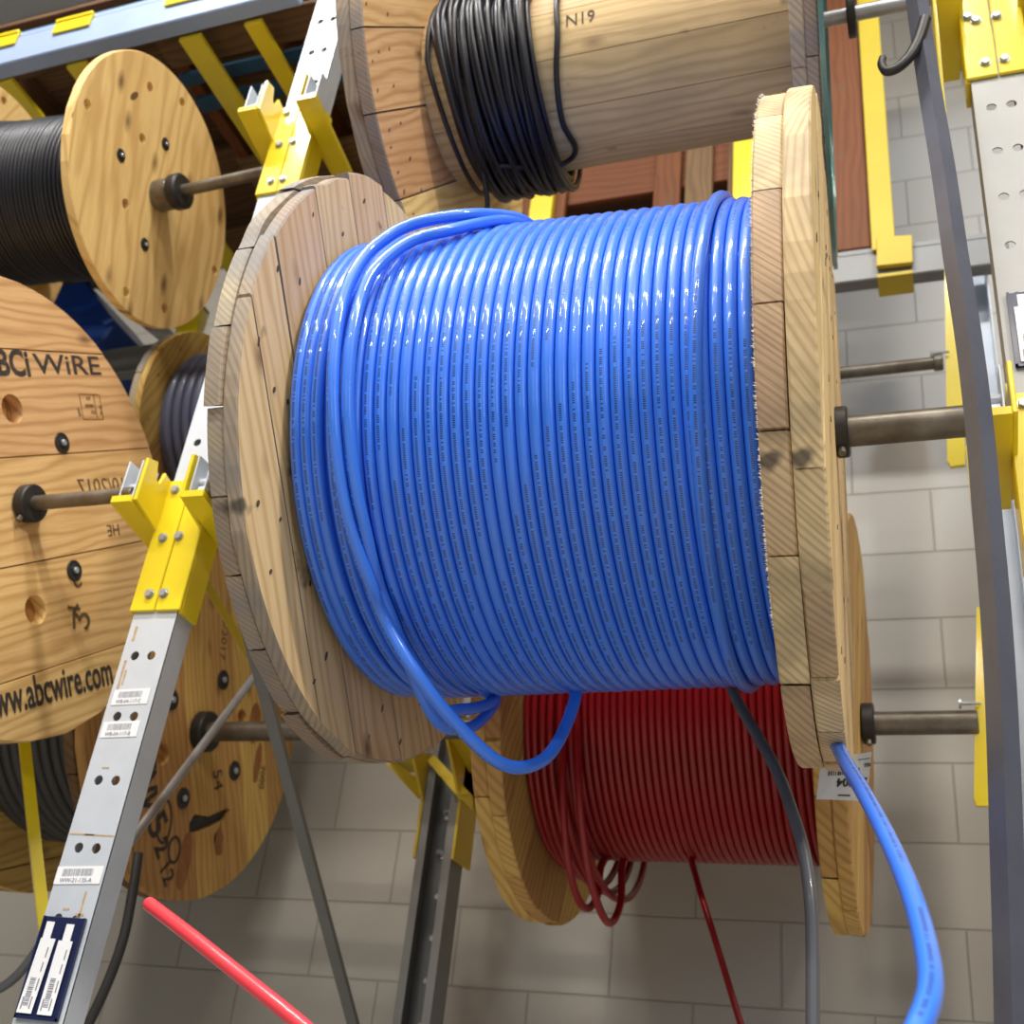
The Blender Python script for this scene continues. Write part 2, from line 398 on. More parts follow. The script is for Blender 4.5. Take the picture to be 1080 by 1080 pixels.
# ------------------------------------------------------------------ reels
def disc_planks(bm, F, R, edges, ang, w0, w1, gap=.0015, jit=.004, mat=0, ch=.003, smat=None):
    """one ply of a wooden flange: boards running along angle ang, board seams at offsets 'edges'"""
    ca, sa = cos(ang), sin(ang)
    for a, b in zip(edges, edges[1:]):
        a1, b1 = max(a, -R*.999)+gap, min(b, R*.999)-gap
        if b1-a1 < .004: continue
        Rj = R+random.uniform(-jit, jit*.3); n_ = max(4, int((b1-a1)/.012)); P = []
        k0 = random.uniform(-.6, .6)*jit; k1 = random.uniform(-.6, .6)*jit
        for i in range(n_+1):
            c = a1+(b1-a1)*i/n_; P.append((math.sqrt(max(Rj*Rj-c*c, 1e-5))+k0*noise.noise(V((c*22, Rj*90, w0*50))), c))
        for i in range(n_+1):
            c = b1-(b1-a1)*i/n_; P.append((-math.sqrt(max(Rj*Rj-c*c, 1e-5))+k1*noise.noise(V((c*22, Rj*70, w0*30))), c))
        wj = random.uniform(-.001, .001)
        prism(bm, F, [(x*ca-y*sa, x*sa+y*ca) for x, y in P], w0, w1+wj, ch, g=(ca, sa), mat=mat, smat=smat)
def seams(R, w, off=0.):
    e = [-R]; x = -R+w*.6+off
    while x < R-.02: e.append(x); x += w*random.uniform(.85, 1.15)
    return e+[R]
def nails(bm, F, w, pts, mat=1, r=.0035):
    for u, v in pts:
        disc(bm, F, (u, v), r*random.uniform(.6, 1.), w, w+.0012, 8, mat=mat, ry=r*random.uniform(1.2, 2.4), rot=random.uniform(-.4, .4))
def staves(bm, Fa, Fb, r, k, mat=0, phase=0.):
    for i in range(k):
        t0 = 2*PI*i/k+phase+.004; t1 = 2*PI*(i+1)/k+phase-.004; m_ = 3; rnd = random.random()
        out = [(r*cos(t0+(t1-t0)*j/m_), r*sin(t0+(t1-t0)*j/m_)) for j in range(m_+1)]+[((r-.02)*cos(t1), (r-.02)*sin(t1)), ((r-.02)*cos(t0), (r-.02)*sin(t0))]
        A = [bm.verts.new(Fa(x, y, 0)) for x, y in out]; B = [bm.verts.new(Fb(x, y, 0)) for x, y in out]
        fs = [bm.faces.new(A), bm.faces.new(B)]+[bm.faces.new([A[j], A[(j+1) % len(A)], B[(j+1) % len(A)], B[j]]) for j in range(len(A))]
        ax = (Fb(0, 0, 0)-Fa(0, 0, 0)).normalized(); tm = (t0+t1)/2; cr = (Fa(cos(tm+PI/2), sin(tm+PI/2), 0)-Fa(0, 0, 0)); nn = ax.cross(cr)
        for f in fs: quv(bm, f, ax, cr, nn, rnd); f.material_index = mat
def flange_bolt(parent, F, c, w, r=.02, label=None):
    bm = new(); 
    rim = circ_pts(r, 24, c); inner = circ_pts(r*.72, 24, c)
    # washer dish: ring plus sunken centre and bolt end
    prism(bm, F, rim, w, w+.003, .001, mat=0)
    disc(bm, F, c, r*.30, w+.003, w+.009, 12, .001, mat=1); disc(bm, F, c, r*.55, w+.003, w+.005, 6, .0005, mat=0)
    return obj('bolt', bm, ['black_iron', 'galvbolt'], parent, smooth=.5)

# ---- the blue reel
YB, ZB, RB = 1.63, 1.079, .533
FL, FR = Frame((-.8928, YB, ZB)), Frame((-.1125, YB, ZB), .036)
blue_reel = thing('wooden_cable_reel', (-.53, YB, ZB-RB), 'large pale wooden reel in the centre carrying the bright blue cable', 'cable reel')
bm = new()
disc_planks(bm, FL, RB, [-RB, -.41, -.315, -.157, -.02, .12, .26, .39, RB], -.86, -.026, 0, jit=.012, smat=2)
nn_ = []
for rr, k in ((RB-.045, 17), (RB-.10, 13), (RB-.14, 9)):
    for i in range(k): 
        a = 2*PI*(i+random.uniform(-.25, .25))/k; nn_.append((rr*cos(a), rr*sin(a)))
nails(bm, FL, -.0005, nn_)
for a in range(0, 360, 3):       # scribed line running round the inner face
    pass
obj('flange', bm, ['pine_pale', 'nail', 'rim'], blue_reel, 'left flange, inner ply of pale boards with nail marks'); bm = new()
disc_planks(bm, FL, RB-.002, seams(RB, .125), .62, -.055, -.027, jit=.012)
obj('flange_ply', bm, ['rim'], blue_reel, 'weathered outer ply of the left flange')
bm = new(); disc_planks(bm, FR, RB, [-RB, -.40, -.27, -.13, .0, .12, .25, .38, RB], PI/2-.12, -.037, 0, jit=.006, smat=2)
nails(bm, FR, -.0005, [(random.uniform(.2, .49)*cos(a), random.uniform(.2, .49)*sin(a)) for a in [random.uniform(0, 6.28) for _ in range(40)]])
obj('flange', bm, ['pine_pale', 'nail', 'pine_edge'], blue_reel, 'right flange, outer ply facing the dark axle')
bm = new(); disc_planks(bm, FR, RB-.001, seams(RB, .15), .25, -.076, -.038, jit=.004)
obj('flange_ply', bm, ['pine_edge'], blue_reel, 'inner ply of the right flange with splintered edge')
bm = new()
Fi = FR.sh(-.076)
for i in range(420):
    a = random.uniform(2.2, 4.2)
    if random.random() < .5: a = random.uniform(2.7, 4.2)
    rr = RB-random.uniform(0, .004); l = random.uniform(.001, .0038)
    p = Fi(rr*cos(a), rr*sin(a), 0); q = Fi((rr+l*.6)*cos(a), (rr+l*.6)*sin(a), -l*random.uniform(.3, 1.2))
    s = Fi((rr)*cos(a+.003), rr*sin(a+.003), .001)
    va, vb, vc = bm.verts.new(p), bm.verts.new(q), bm.verts.new(s); vd = bm.verts.new((p+s)/2+Fi.n*.001)
    for t in ((va, vb, vc), (va, vd, vb), (vd, vc, vb), (va, vc, vd)): bm.faces.new(t)
o = obj('splintered_edge', bm, ['splinter'], blue_reel); o['kind'] = 'stuff'
bm = new(); staves(bm, FL.sh(0), FR.sh(-.076), .27, 20); obj('drum', bm, ['drumwood'], blue_reel)

# blue cable: wound layer plus slack loops plus hanging tail, one cable
XB0, XB1, RC, TR = -.883, -.181, .409, .0098
bm = new()
Fa, Fb = Frame((XB0+.0102*6.2, YB, ZB)), Frame((XB1-.008, YB, ZB-.008))
helix(bm, Fa, Fb, (.404, .385), TR, 32, seg=110, n=10, jit=.0006, phase=.3)
helix(bm, Frame((XB0+.001, YB, ZB)), Frame((XB0+.0102*5.2, YB, ZB)), RC-.0085, TR, 3.0, seg=110, n=10, jit=.0006)
# doubled-over turn near the right end
ring = [(V((-.262+.010*sin(a), YB, ZB-.006))+V((0, cos(a), sin(a)))*(RC-.010)) for a in [2*PI*i/120 for i in range(120)]]
out_ = lambda p: V((0, p.y-YB, p.z-ZB))
tube(bm, ring, TR, 10, closed=True, outward=out_)
for f in bm.faces: f.smooth = True
blue_cable = obj('blue_cable', bm, ['blue'], None, origin=(-.53, YB, ZB-RC-.01))
for f in blue_cable.data.polygons: f.use_smooth = True
tag(blue_cable, 'glossy bright blue cable wound tight on the central reel, loop and tail hanging', 'cable')
bm = new(); barrel(bm, Frame((XB0, YB, ZB)), Frame((XB1, YB, ZB-.008)), RC-.016, r2=.376)
obj('inner_layer', bm, ['blueplain'], blue_cable, smooth=.6)
def rc(x, a, r): return V((x, YB+r*cos(a), ZB+r*sin(a)))
# slack loop: leaves the winding at the top, runs down the front left and drops in a big bight below
D = math.radians
def rd(x, a, r): return rc(x, D(a), r)
LP = [(-.600, 116, .000), (-.610, 128, .006), (-.645, 141, .020), (-.700, 148, .032), (-.742, 152, .034), (-.767, 156, .031), (-.787, 162, .028), (-.797, 171, .026), (-.799, 181, .024), (-.795, 194, .023), (-.790, 206, .023), (-.785, 217, .023), (-.778, 226, .024), (-.768, 235, .027)]
P = [rd(x, a, RC+d) for x, a, d in LP]
P += [at(404, 650, 1.43), at(432, 700, 1.46), at(478, 760, 1.53), at(530, 806, 1.60), at(572, 802, 1.67), at(597, 765, 1.72), at(606, 722, 1.75), rc(-.62, 5.0, RC-.015), rc(-.62, 5.4, RC-.02)]
bm = new(); tube(bm, spline(P, 10), TR*1.06, 12); obj('slack_loop', bm, ['blue'], blue_cable, 'loose strand crossing the left turns and hanging in a loop', smooth=1.)
LP = [(-.605, 126, .000), (-.625, 138, .004), (-.672, 150, .014), (-.722, 156, .021), (-.755, 164, .022), (-.770, 172, .021), (-.773, 184, .020), (-.772, 195, .019), (-.770, 204, .018), (-.766, 215, .017), (-.762, 225, .015), (-.764, 236, .009), (-.768, 250, .001), (-.77, 265, -.012)]
bm = new(); tube(bm, spline([rd(x, a, RC+d) for x, a, d in LP], 10), TR, 12); obj('slack_strand', bm, ['blue'], blue_cable, smooth=1.)
for P in ([rd(-.775, 236, RC+.006), at(452, 736, 1.56), at(490, 748, 1.66), at(520, 737, 1.76), rd(-.74, 280, RC-.02)], [rd(-.765, 238, RC+.008), at(455, 752, 1.58), at(490, 768, 1.68), at(512, 755, 1.75), at(523, 735, 1.79), rd(-.72, 285, RC-.02)]):
    bm = new(); tube(bm, spline(P, 10), TR, 12); obj('drooping_strand', bm, ['blue'], blue_cable, smooth=1.)
P = [at(882, 785, 1.62), at(894, 808, 1.55), at(912, 838, 1.44), at(938, 888, 1.30), at(962, 945, 1.16), at(977, 1000, 1.06), at(981, 1045, 1.00), at(966, 1090, .96), at(945, 1130, .94)]
bm = new(); tube(bm, spline(P, 12), TR*1.02, 14); obj('cable_tail', bm, ['blue'], blue_cable, 'tail hanging from under the right flange', smooth=1.)

def axle(name, a, b, r, label, collars=(), group=None, mat='pipe'):
    t = thing(name, V((a)), label, 'axle', group)
    bm = new(); cyl(bm, a, b, r, 28, .002); obj('pipe', bm, [mat], t, smooth=.6)
    for (x0, x1, rr, screw) in collars:
        bm = new(); k = (V(b)-V(a)).normalized(); p = V(a)+k*((x0-a[0])/k.x); q = V(a)+k*((x1-a[0])/k.x)
        cyl(bm, p, q, rr, 32, .003); cc = obj('collar', bm, ['black_iron' if rr > .03 else 'pipe'], t, smooth=.6)
        if screw:
            bm = new(); m_ = (p+q)/2; cyl(bm, m_+V((0, -.3, -.95)).normalized()*rr*.8, m_+V((0, -.3, -.95)).normalized()*(rr+.012), .006, 8); obj('set_screw', bm, ['pipe'], cc, smooth=.6)
    return t
axle('steel_axle', (-1.285, YB, ZB), (.088, YB, ZB), .0255, 'thick dark steel axle through the central blue cable reel', [(-.1135, -.092, .042, True)])

# ---- red reel behind
YR, ZR, RR = 2.6, .941, .463
red_reel = thing('wooden_cable_reel', (-.53, YR, ZR-RR), 'amber wooden reel of red cable low behind the blue reel', 'cable reel')
F1 = Frame((-.842, YR, ZR)); F2 = Frame((-.148, YR, ZR+.004), 0, -.03)
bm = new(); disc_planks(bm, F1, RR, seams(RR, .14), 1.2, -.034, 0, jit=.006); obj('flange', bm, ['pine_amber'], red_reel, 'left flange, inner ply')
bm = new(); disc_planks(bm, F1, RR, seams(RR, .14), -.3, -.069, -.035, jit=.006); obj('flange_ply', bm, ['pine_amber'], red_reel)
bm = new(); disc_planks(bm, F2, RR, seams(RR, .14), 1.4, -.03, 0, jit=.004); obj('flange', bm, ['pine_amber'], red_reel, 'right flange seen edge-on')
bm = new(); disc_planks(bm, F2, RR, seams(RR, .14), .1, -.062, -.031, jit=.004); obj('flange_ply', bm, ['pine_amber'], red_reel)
bm = new(); staves(bm, F1, F2.sh(-.068), .22, 16); obj('drum', bm, ['drumwood'], red_reel)
RRC = .308; tr2 = .0082
bm = new(); helix(bm, Frame((-.762, YR, ZR)), Frame((-.222, YR, ZR)), RRC, tr2, 33, seg=84, n=8, jit=.0005)
red_cable = obj('red_cable', bm, ['red'], None, origin=(-.53, YR, ZR-RRC-.01)); 
for f in red_cable.data.polygons: f.use_smooth = True
tag(red_cable, 'dark red cable wound on the lower reel behind the blue one', 'cable')
bm = new(); barrel(bm, Frame((-.838, YR, ZR)), Frame((-.213, YR, ZR)), RRC-.006); obj('inner_layer', bm, ['red'], red_cable, smooth=.6)
def rr_(x, a, r): return V((x, YR+r*cos(a), ZR+r*sin(a)))
for i, (x, sag, lean) in enumerate(((-.832, .02, .02), (-.815, .03, .02), (-.796, .045, .03), (-.778, .06, .05), (-.756, .075, .06), (-.73, .09, .07))):
    pts = []
    for k in range(90):
        a = 2*PI*k/90; s = max(0, sin(a-PI))**2.0
        r = RRC+.006+sag*s; pts.append(rr_(x+lean*max(0, sin(a-PI))*(cos(a)*.5+.5), a, r))
    bm = new(); tube(bm, pts, tr2, 9, closed=True, outward=lambda p: V((0, p.y-YR, p.z-ZR))); obj('loose_turn', bm, ['red'], red_cable, smooth=1.)
P = [rr_(-.735, 2.2, RRC+.02), rr_(-.735, 2.9, RRC+.022), at(609, 770, 2.29), at(612, 850, 2.31), at(621, 920, 2.38), at(634, 962, 2.45), at(645, 973, 2.52), at(655, 950, 2.58), at(659, 905, 2.63), rr_(-.62, 5.0, RRC-.01)]
bm = new(); tube(bm, spline(P, 8), tr2*1.02, 10); obj('slack_loop', bm, ['red'], red_cable, 'loop sagging below the red winding', smooth=1.)
P = [rr_(-.76, 2.6, RRC+.01), at(594, 800, 2.30), at(597, 890, 2.34), at(606, 938, 2.41), at(618, 958, 2.47), at(630, 945, 2.53), at(638, 905, 2.6), rr_(-.66, 5.0, RRC-.01)]
bm = new(); tube(bm, spline(P, 8), tr2, 10); obj('slack_loop', bm, ['red'], red_cable, smooth=1.)
P = [rr_(-.50, 4.9, RRC), at(730, 905, 2.60), at(735, 928, 2.55), at(743, 955, 2.5), at(760, 1010, 2.46), at(783, 1085, 2.44), at(800, 1130, 2.44)]
bm = new(); tube(bm, spline(P, 8), tr2*.85, 10); obj('cable_tail', bm, ['red'], red_cable, smooth=1.)
axle('steel_axle', (-1.90, YR, ZR-.012), (.097, YR, ZR-.004), .0265, 'dark steel axle running level through the red cable reel', [(-.146, -.118, .046, True)])
# paper tag with the printed number, upside down, tucked at the red flange
ft = Box(at(865, 815, 2.0))
bm = new(); g_ = 12
e1 = (at(921, 793, 2.12)-at(868, 800, 2.0)); e2 = at(861, 843, 2.0)-at(866, 800, 2.0); o0 = at(866, 800, 2.0)
nn_ = e1.cross(e2).normalized()
def tagf(u, v, w=0.): return o0+e1*u+e2*(v*(1+.28*u))-nn_*(.012*sin(PI*min(max(u, 0), 1)))+(nn_*(-w))*(-1 if nn_.y > 0 else 1)*(-1)
grid = [[[bm.verts.new(tagf(i/g_, j/4, w)) for j in range(5)] for i in range(g_+1)] for w in (0, .0006)]
for w in (0, 1):
    for i in range(g_):
        for j in range(4): bm.faces.new([grid[w][i][j], grid[w][i+1][j], grid[w][i+1][j+1], grid[w][i][j+1]])
for i in range(g_):
    for j in (0, 4): bm.faces.new([grid[0][i][j], grid[0][i+1][j], grid[1][i+1][j], grid[1][i][j]])
for j in range(4):
    for i in (0, g_): bm.faces.new([grid[0][i][j], grid[0][i][j+1], grid[1][i][j+1], grid[1][i][j]])
pt = obj('paper_tag', bm, ['label'], None); tag(pt, 'curled white paper tag with upside-down number between blue and red reels', 'tag')
sgn = 1 if nn_.y < 0 else -1
def TF(x, y, w): return tagf(x, y)+nn_*sgn*(.0012+w)
bm = new()
text_bm(bm, TF, '2-12904', .26, (.92, .52), 0, mirror=True, fitw=.66, bold=.005)
for k in range(16): box(bm, TF, (.12+k*.035, .30, 0), (.12+k*.035+random.uniform(.008, .022), .44, .0006))
box(bm, TF, (.30, .88, 0), (.52, .91, .0006)); box(bm, TF, (.62, .12, 0), (.95, .135, .0006))
text_bm(bm, TF, 'REEL', .11, (.98, .22), 0, mirror=True, fitw=.2)
obj('printing', bm, ['ink'], pt)

# ---- the lettered reel at the left
CA = V((-1.741, YB, 1.079)); RA = .488
FA = Frame(CA, -.017, .083)
abc = thing('wooden_cable_reel', CA-FA.n*.3-V((0, 0, RA)), 'wooden reel at the left edge with stencilled black lettering across its boards', 'cable reel')
an = math.radians(35)
bm = new(); disc_planks(bm, FA, RA, [-RA, -.344, -.122, .099, .327, RA], an, -.03, 0, jit=.002, gap=.001); fl = obj('flange', bm, ['pine'], abc)
cb2 = new()
for c in ((-.100, .174), (.105, -.194)): prism(cb2, FA, circ_pts(.031, 28, c), -.05, .02)
boolcut(fl, cb2)
bm = new()
disc_planks(bm, FA, RA-.001, seams(RA, .17), an+PI/2, -.06, -.031, jit=.002); obj('flange_ply', bm, ['pine_amber'], abc)
bm = new(); disc_planks(bm, FA, RA, seams(RA, .2), an, -.71, -.65, jit=.002); obj('flange', bm, ['pine'], abc, 'far flange of the lettered reel')
bm = new(); staves(bm, FA.sh(-.65), FA.sh(-.06), .22, 14); obj('drum', bm, ['drumwood'], abc)
for c in ((.054, .188), (.183, -.063), (-.17, -.02), (-.05, -.26)): flange_bolt(abc, FA, c, .0002, .0235)
def lettering(name, mat, parent, *a, **k):
    bm = new(); text_bm(bm, *a, **k); return obj(name, bm, [mat], parent)
A35 = math.radians(35)
lettering('stencil_lettering', 'stencil', abc, FA, 'ABCi', .078, (-.198, .192), A35, bold=.0024, fitw=.150)
lettering('stencil_lettering', 'stencil', abc, FA, 'WiRE', .062, (-.068, .290), math.radians(35.4), bold=.0006, fitw=.228)
lettering('stencil_lettering', 'stencil', abc, FA, 'www.abcwire.com', .083, (.045, -.459), math.radians(32.3), bold=.0014, fitw=.402, squash=1.08)
lettering('date_stamp', 'pencil', abc, FA, '10/2017', .046, (.288, .205), math.radians(33), mirror=True, fitw=.165)
lettering('date_stamp', 'pencil', abc, FA, 'HE', .038, (.300, .090), math.radians(33), mirror=True)
for q_, z_, p_2, a_2 in (('5', .085, (.262, -.175), 75), ('T', .07, (.205, -.19), 20), ('c', .06, (.205, -.10), 60)): lettering('marker_lettering', 'pencil', abc, FA, q_, z_, p_2, math.radians(a_2))
bm = new()
def outline(u0, v0, u1, v1, a, t=.0015):
    c, s = cos(a), sin(a)
    for (x0, y0, x1, y1) in ((0, 0, u1, t), (0, v1, u1, v1+t), (0, 0, t, v1), (u1, 0, u1+t, v1), (u1*.7, 0, u1*.7+t, v1)):
        prism(bm, FA, [(u0+x*c-y*s, v0+x*s+y*c) for x, y in ((x0, y0), (x1, y0), (x1, y1), (x0, y1))], .0003, .0009)
outline(.098, .280, .072, .058, math.radians(34))
text_bm(bm, FA, 'HT', .012, (.092, .330), math.radians(34)); text_bm(bm, FA, '00000', .012, (.095, .312), math.radians(34)); text_bm(bm, FA, 'KD', .012, (.118, .310), math.radians(34))
text_bm(bm, FA, 'SPF', .014, (.090, .283), math.radians(124)); text_bm(bm, FA, 'PLIB', .012, (.152, .330), math.radians(120))
obj('grade_stamp', bm, ['pencil'], abc)
ax_n = FA.n
axle('steel_axle', (-1.80, YB, 1.079), (-1.47, YB, 1.079), .0155, 'thin rusty axle of the lettered reel, held by the lower yellow bracket', [(-1.738, -1.712, .040, True)])

# ---- plywood reel, upper left
CT = V((-1.791, 1.74, 2.073)); RT = .346
FT = Frame(CT, .073, -.044)
tr_ = thing('plywood_cable_reel', CT-FT.n*.25-V((0, 0, RT)), 'round plywood reel at upper left with knots and blue-green smudges', 'cable reel')
bm = new(); disc_planks(bm, FT, RT, [-RT, RT], 1.85, -.022, 0, jit=0, ch=.002); fl = obj('flange', bm, ['ply'], tr_)
cb2 = new()
for c in ((-.308, -.019), (-.154, .216), (-.031, .298), (-.112, .078), (-.082, -.116), (.03, -.302), (.319, .018), (.18, -.23)): prism(cb2, FT, circ_pts(.0135, 14, c), -.05, .02)
for c in ((.105, .09), ): prism(cb2, FT, circ_pts(.021, 18, c), -.05, .02)
boolcut(fl, cb2)
for c in ((-.156, -.027), (-.033, .141), (.029, -.148)): flange_bolt(tr_, FT, c, .0002, .017)
for c, r_1, ry1, rt, core in (((-.19, .140), .013, .032, -.4, 1), ((.15, -.03), .010, .028, -.3, 0), ((.17, -.20), .007, .016, -.3, 0), ((-.325, -.05), .008, .04, -.2, 0)):
    bm = new(); disc(bm, FT, c, r_1, .0003, .0008, 20, ry=ry1, rot=rt); kn = obj('knot', bm, ['stain'], tr_)
    if core: bm = new(); disc(bm, FT, (c[0], c[1]+.003), .0085, .0008, .0011, 20, ry=.020, rot=rt); obj('knot_core', bm, ['knot'], kn)
def blob(c, r, ry, rot, k=26, sd=0):
    random.seed(sd); q = circ_pts(r, k, (0, 0), ry, rot); bm = new(); prism(bm, FT, [(c[0]+x*random.uniform(.65, 1.1), c[1]+y*random.uniform(.65, 1.1)) for x, y in q], .0002, .0007); obj('smudge', bm, ['tealmark'], tr_)
blob((-.103, .047), .014, .030, .9, sd=3); blob((-.030, -.125), .026, .040, .5, sd=5)
random.seed(11)
bm = new(); disc_planks(bm, FT, RT, [-RT, RT], 1.35, -.545, -.523, jit=0, ch=.002); fl = obj('flange', bm, ['ply'], tr_, 'far flange of the plywood reel')
cb2 = new()
for c in ((.14, .29), (.20, .24), (-.1, .3)): prism(cb2, FT, circ_pts(.0115, 14, c), -.58, -.48)
boolcut(fl, cb2)
bm = new(); barrel(bm, FT.sh(-.525), FT.sh(-.02), .12); obj('drum', bm, ['ply'], tr_, smooth=.6)
bm = new()
helix(bm, FT.sh(-.512), FT.sh(-.030), .205, .0060, 42, seg=72, n=7, jit=.003)
bc = obj('black_cable', bm, ['black'], None, origin=CT-FT.n*.25-V((0, 0, .22)))
for f in bc.data.polygons: f.use_smooth = True
tag(bc, 'thin black cable wound on the plywood reel at upper left', 'cable')
bm = new(); barrel(bm, FT.sh(-.52), FT.sh(-.024), .203); obj('inner_layer', bm, ['black'], bc, smooth=.6)
hu = FT(.012, .0, 0)
a_ = hu+V((-.02, 0, 0)); b_ = V((-1.452, 1.74, 2.075))
t = thing('steel_axle', hu, 'slim steel axle of the plywood reel with a heavy dark collar', 'axle')
bm = new(); cyl(bm, a_, b_, .0155, 24, .002); obj('pipe', bm, ['pipe'], t, smooth=.6)
k = (b_-a_).normalized()
bm = new(); cyl(bm, hu+k*.001, hu+k*.052, .041, 32, .004); o = obj('collar', bm, ['pipe'], t, smooth=.6)
bm = new(); cyl(bm, hu+k*.050, hu+k*.082, .046, 32, .005); obj('collar', bm, ['black_iron'], t, smooth=.6)

# ---- top drum reel with black cable
RD = .50; RDR = .205
FD1 = Frame((-.978, 1.75, 2.21)); FD2 = Frame((-.120, 1.75, 2.21), .05)
dr = thing('wooden_cable_reel', (-.5, 1.75, 2.21-RD), 'wooden reel across the top, half empty, its bare board drum showing', 'cable reel')
bm = new(); disc_planks(bm, FD1, RD, [-RD, -.335, -.176, .002, .167, .32, RD], math.radians(51), -.03, 0, jit=.003, smat=2)
nails(bm, FD1, -.0005, [(.46*cos(a)+random.uniform(-.03, .03), .46*sin(a)) for a in [3.0+.12*i for i in range(16)]]+[(.38*cos(a), .38*sin(a)) for a in [3.1+.2*i for i in range(8)]], r=.003)
obj('flange', bm, ['pine', 'nail', 'rim'], dr, 'left flange, inner ply of level boards')
bm = new(); disc_planks(bm, FD1, RD, seams(RD, .16), 2.4, -.062, -.031, jit=.003); obj('flange_ply', bm, ['rim'], dr, 'grey weathered outer ply')
bm = new(); disc_planks(bm, FD2, RD+.01, seams(RD, .16), 1.5, -.024, 0, jit=.003); obj('flange', bm, ['rim'], dr, 'right flange seen edge-on')
bm = new(); disc_planks(bm, FD2, RD+.01, seams(RD, .16), .1, -.050, -.025, jit=.003); obj('flange_ply', bm, ['rim'], dr)
bm = new(); staves(bm, FD1, FD2.sh(-.050), RDR, 12, phase=.157); drum = obj('drum', bm, ['drumwood'], dr, smooth=.3)
bm = new()
def DF(x, y, w):            # wraps lettering round the drum
    a = D(200)-y/RDR; return V((x, 1.75+(RDR+.0006+w)*cos(a), 2.21+(RDR+.0006+w)*sin(a)))
text_bm(bm, DF, 'N19', .040, (-.640, -.004), 0, sx=.95); obj('stencil_lettering', bm, ['stencil'], drum)
bm = new()
ri = [[(.505, .0), (.515, .0), (.515, .03), (.505, .03)], [(.50, .035), (.506, .035), (.506, .05), (.50, .05)]]
for (r0, r1, w0, w1) in ((.490, .516, .001, .010), (.44, .47, .001, .006)):
    n_ = 96; rings = []
    for q in ((r0, w0), (r1, w0), (r1, w1), (r0, w1)):
        rings.append([bm.verts.new(FD2(q[0]*cos(2*PI*i/n_), q[0]*sin(2*PI*i/n_), q[1])) for i in range(n_)])
    for a in range(4):
        for i in range(n_): bm.faces.new([rings[a][i], rings[a][(i+1) % n_], rings[(a+1) % 4][(i+1) % n_], rings[(a+1) % 4][i]])
obj('banding', bm, ['teal'], dr, 'teal metal banding hoop', smooth=.5)
bm = new()
for i in range(56):
    x = -.930+.0036*i+random.uniform(-.003, .003); ph = random.uniform(0, 6.28); am = random.uniform(.006, .020)
    lay = (i % 4)*.0095; pts = []
    for k in range(72):
        a = 2*PI*k/72; rr = RDR+.006+lay+.003*sin(a*3+i)+.010*max(0, -sin(a))
        pts.append(V((x+am*sin(a+ph)+.030*max(0, -sin(a)), 1.75+rr*cos(a), 2.21+rr*sin(a))))
    tube(bm, pts, .0064, 7, closed=True, outward=lambda p: V((0, p.y-1.75, p.z-2.21)))
bc = obj('black_cable', bm, ['black'], None, origin=(-.84, 1.75, 2.21-.25)); tag(bc, 'tangled black cable bunched on the bare drum of the top reel', 'cable')
for f in bc.data.polygons: f.use_smooth = True
for x, ph, dx in ((-.985, 0, .0), (-.955, .4, .012)):
    pts = [V((max(x+.06*max(0, -sin(2*PI*k/72)), -.958), 1.75+(RDR+.010)*cos(2*PI*k/72), 2.21+(RDR+.012+.02*max(0, -sin(2*PI*k/72)))*sin(2*PI*k/72))) for k in range(72)]
    bm = new(); tube(bm, pts, .0062, 8, closed=True, outward=lambda p: V((0, p.y-1.75, p.z-2.21))); obj('stray_turn', bm, ['black'], bc, smooth=1.)
def rd2(x, a, r): return V((x, 1.75+r*cos(D(a)), 2.21+r*sin(D(a))))
P = [rd2(-.640, 120, RDR+.007), rd2(-.655, 150, RDR+.007), rd2(-.659, 180, RDR+.007), rd2(-.656, 205, RDR+.007), rd2(-.668, 230, RDR+.007), rd2(-.675, 255, RDR+.008), rd2(-.665, 275, RDR+.012), rd2(-.70, 283, RDR+.02), rd2(-.76, 278, RDR+.035), rd2(-.84, 270, RDR+.045), rd2(-.86, 290, RDR+.03)]
bm = new(); tube(bm, spline(P), .0066, 8); obj('stray_turn', bm, ['black'], bc, smooth=1.)
P = [rd2(-.88, 268, RDR+.03), at(514, 212, 1.80), at(512, 235, 1.82), at(514, 270, 1.83)]
bm = new(); tube(bm, spline(P), .0062, 8); obj('cable_end', bm, ['black'], bc, smooth=1.)
axle('steel_axle', (-1.0, 1.75, 2.237), (.155, 1.75, 2.237), .0165, 'bright steel axle of the top reel, near the upper right corner', [(-.066, -.048, .05, False)], mat='steel')

# ---- grey reel, back left
CG = V((-2.16, 2.6, 1.898)); FG = Frame(CG); RG = .352
gr = thing('wooden_cable_reel', CG+FG.n*.3-V((0, 0, RG)), 'small dusty wooden reel of slate grey cable behind the left yellow bracket', 'cable reel')
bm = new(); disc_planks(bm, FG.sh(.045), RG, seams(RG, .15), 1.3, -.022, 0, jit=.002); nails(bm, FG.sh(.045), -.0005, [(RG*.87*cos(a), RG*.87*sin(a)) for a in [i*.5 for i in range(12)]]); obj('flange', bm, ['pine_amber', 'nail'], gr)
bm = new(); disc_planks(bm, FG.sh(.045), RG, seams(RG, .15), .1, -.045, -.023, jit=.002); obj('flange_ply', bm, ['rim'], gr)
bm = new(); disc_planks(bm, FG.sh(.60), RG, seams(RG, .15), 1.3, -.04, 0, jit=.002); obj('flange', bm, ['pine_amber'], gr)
bm = new(); barrel(bm, FG.sh(.045), FG.sh(.56), .16); obj('drum', bm, ['pine_amber'], gr, smooth=.6)
bm = new(); helix(bm, FG.sh(.064), FG.sh(.54), .262, .0155, 15, seg=72, n=9, jit=.002); gc = obj('grey_cable', bm, ['grey'], None, origin=CG+FG.n*.3-V((0, 0, .31)))
for f in gc.data.polygons: f.use_smooth = True
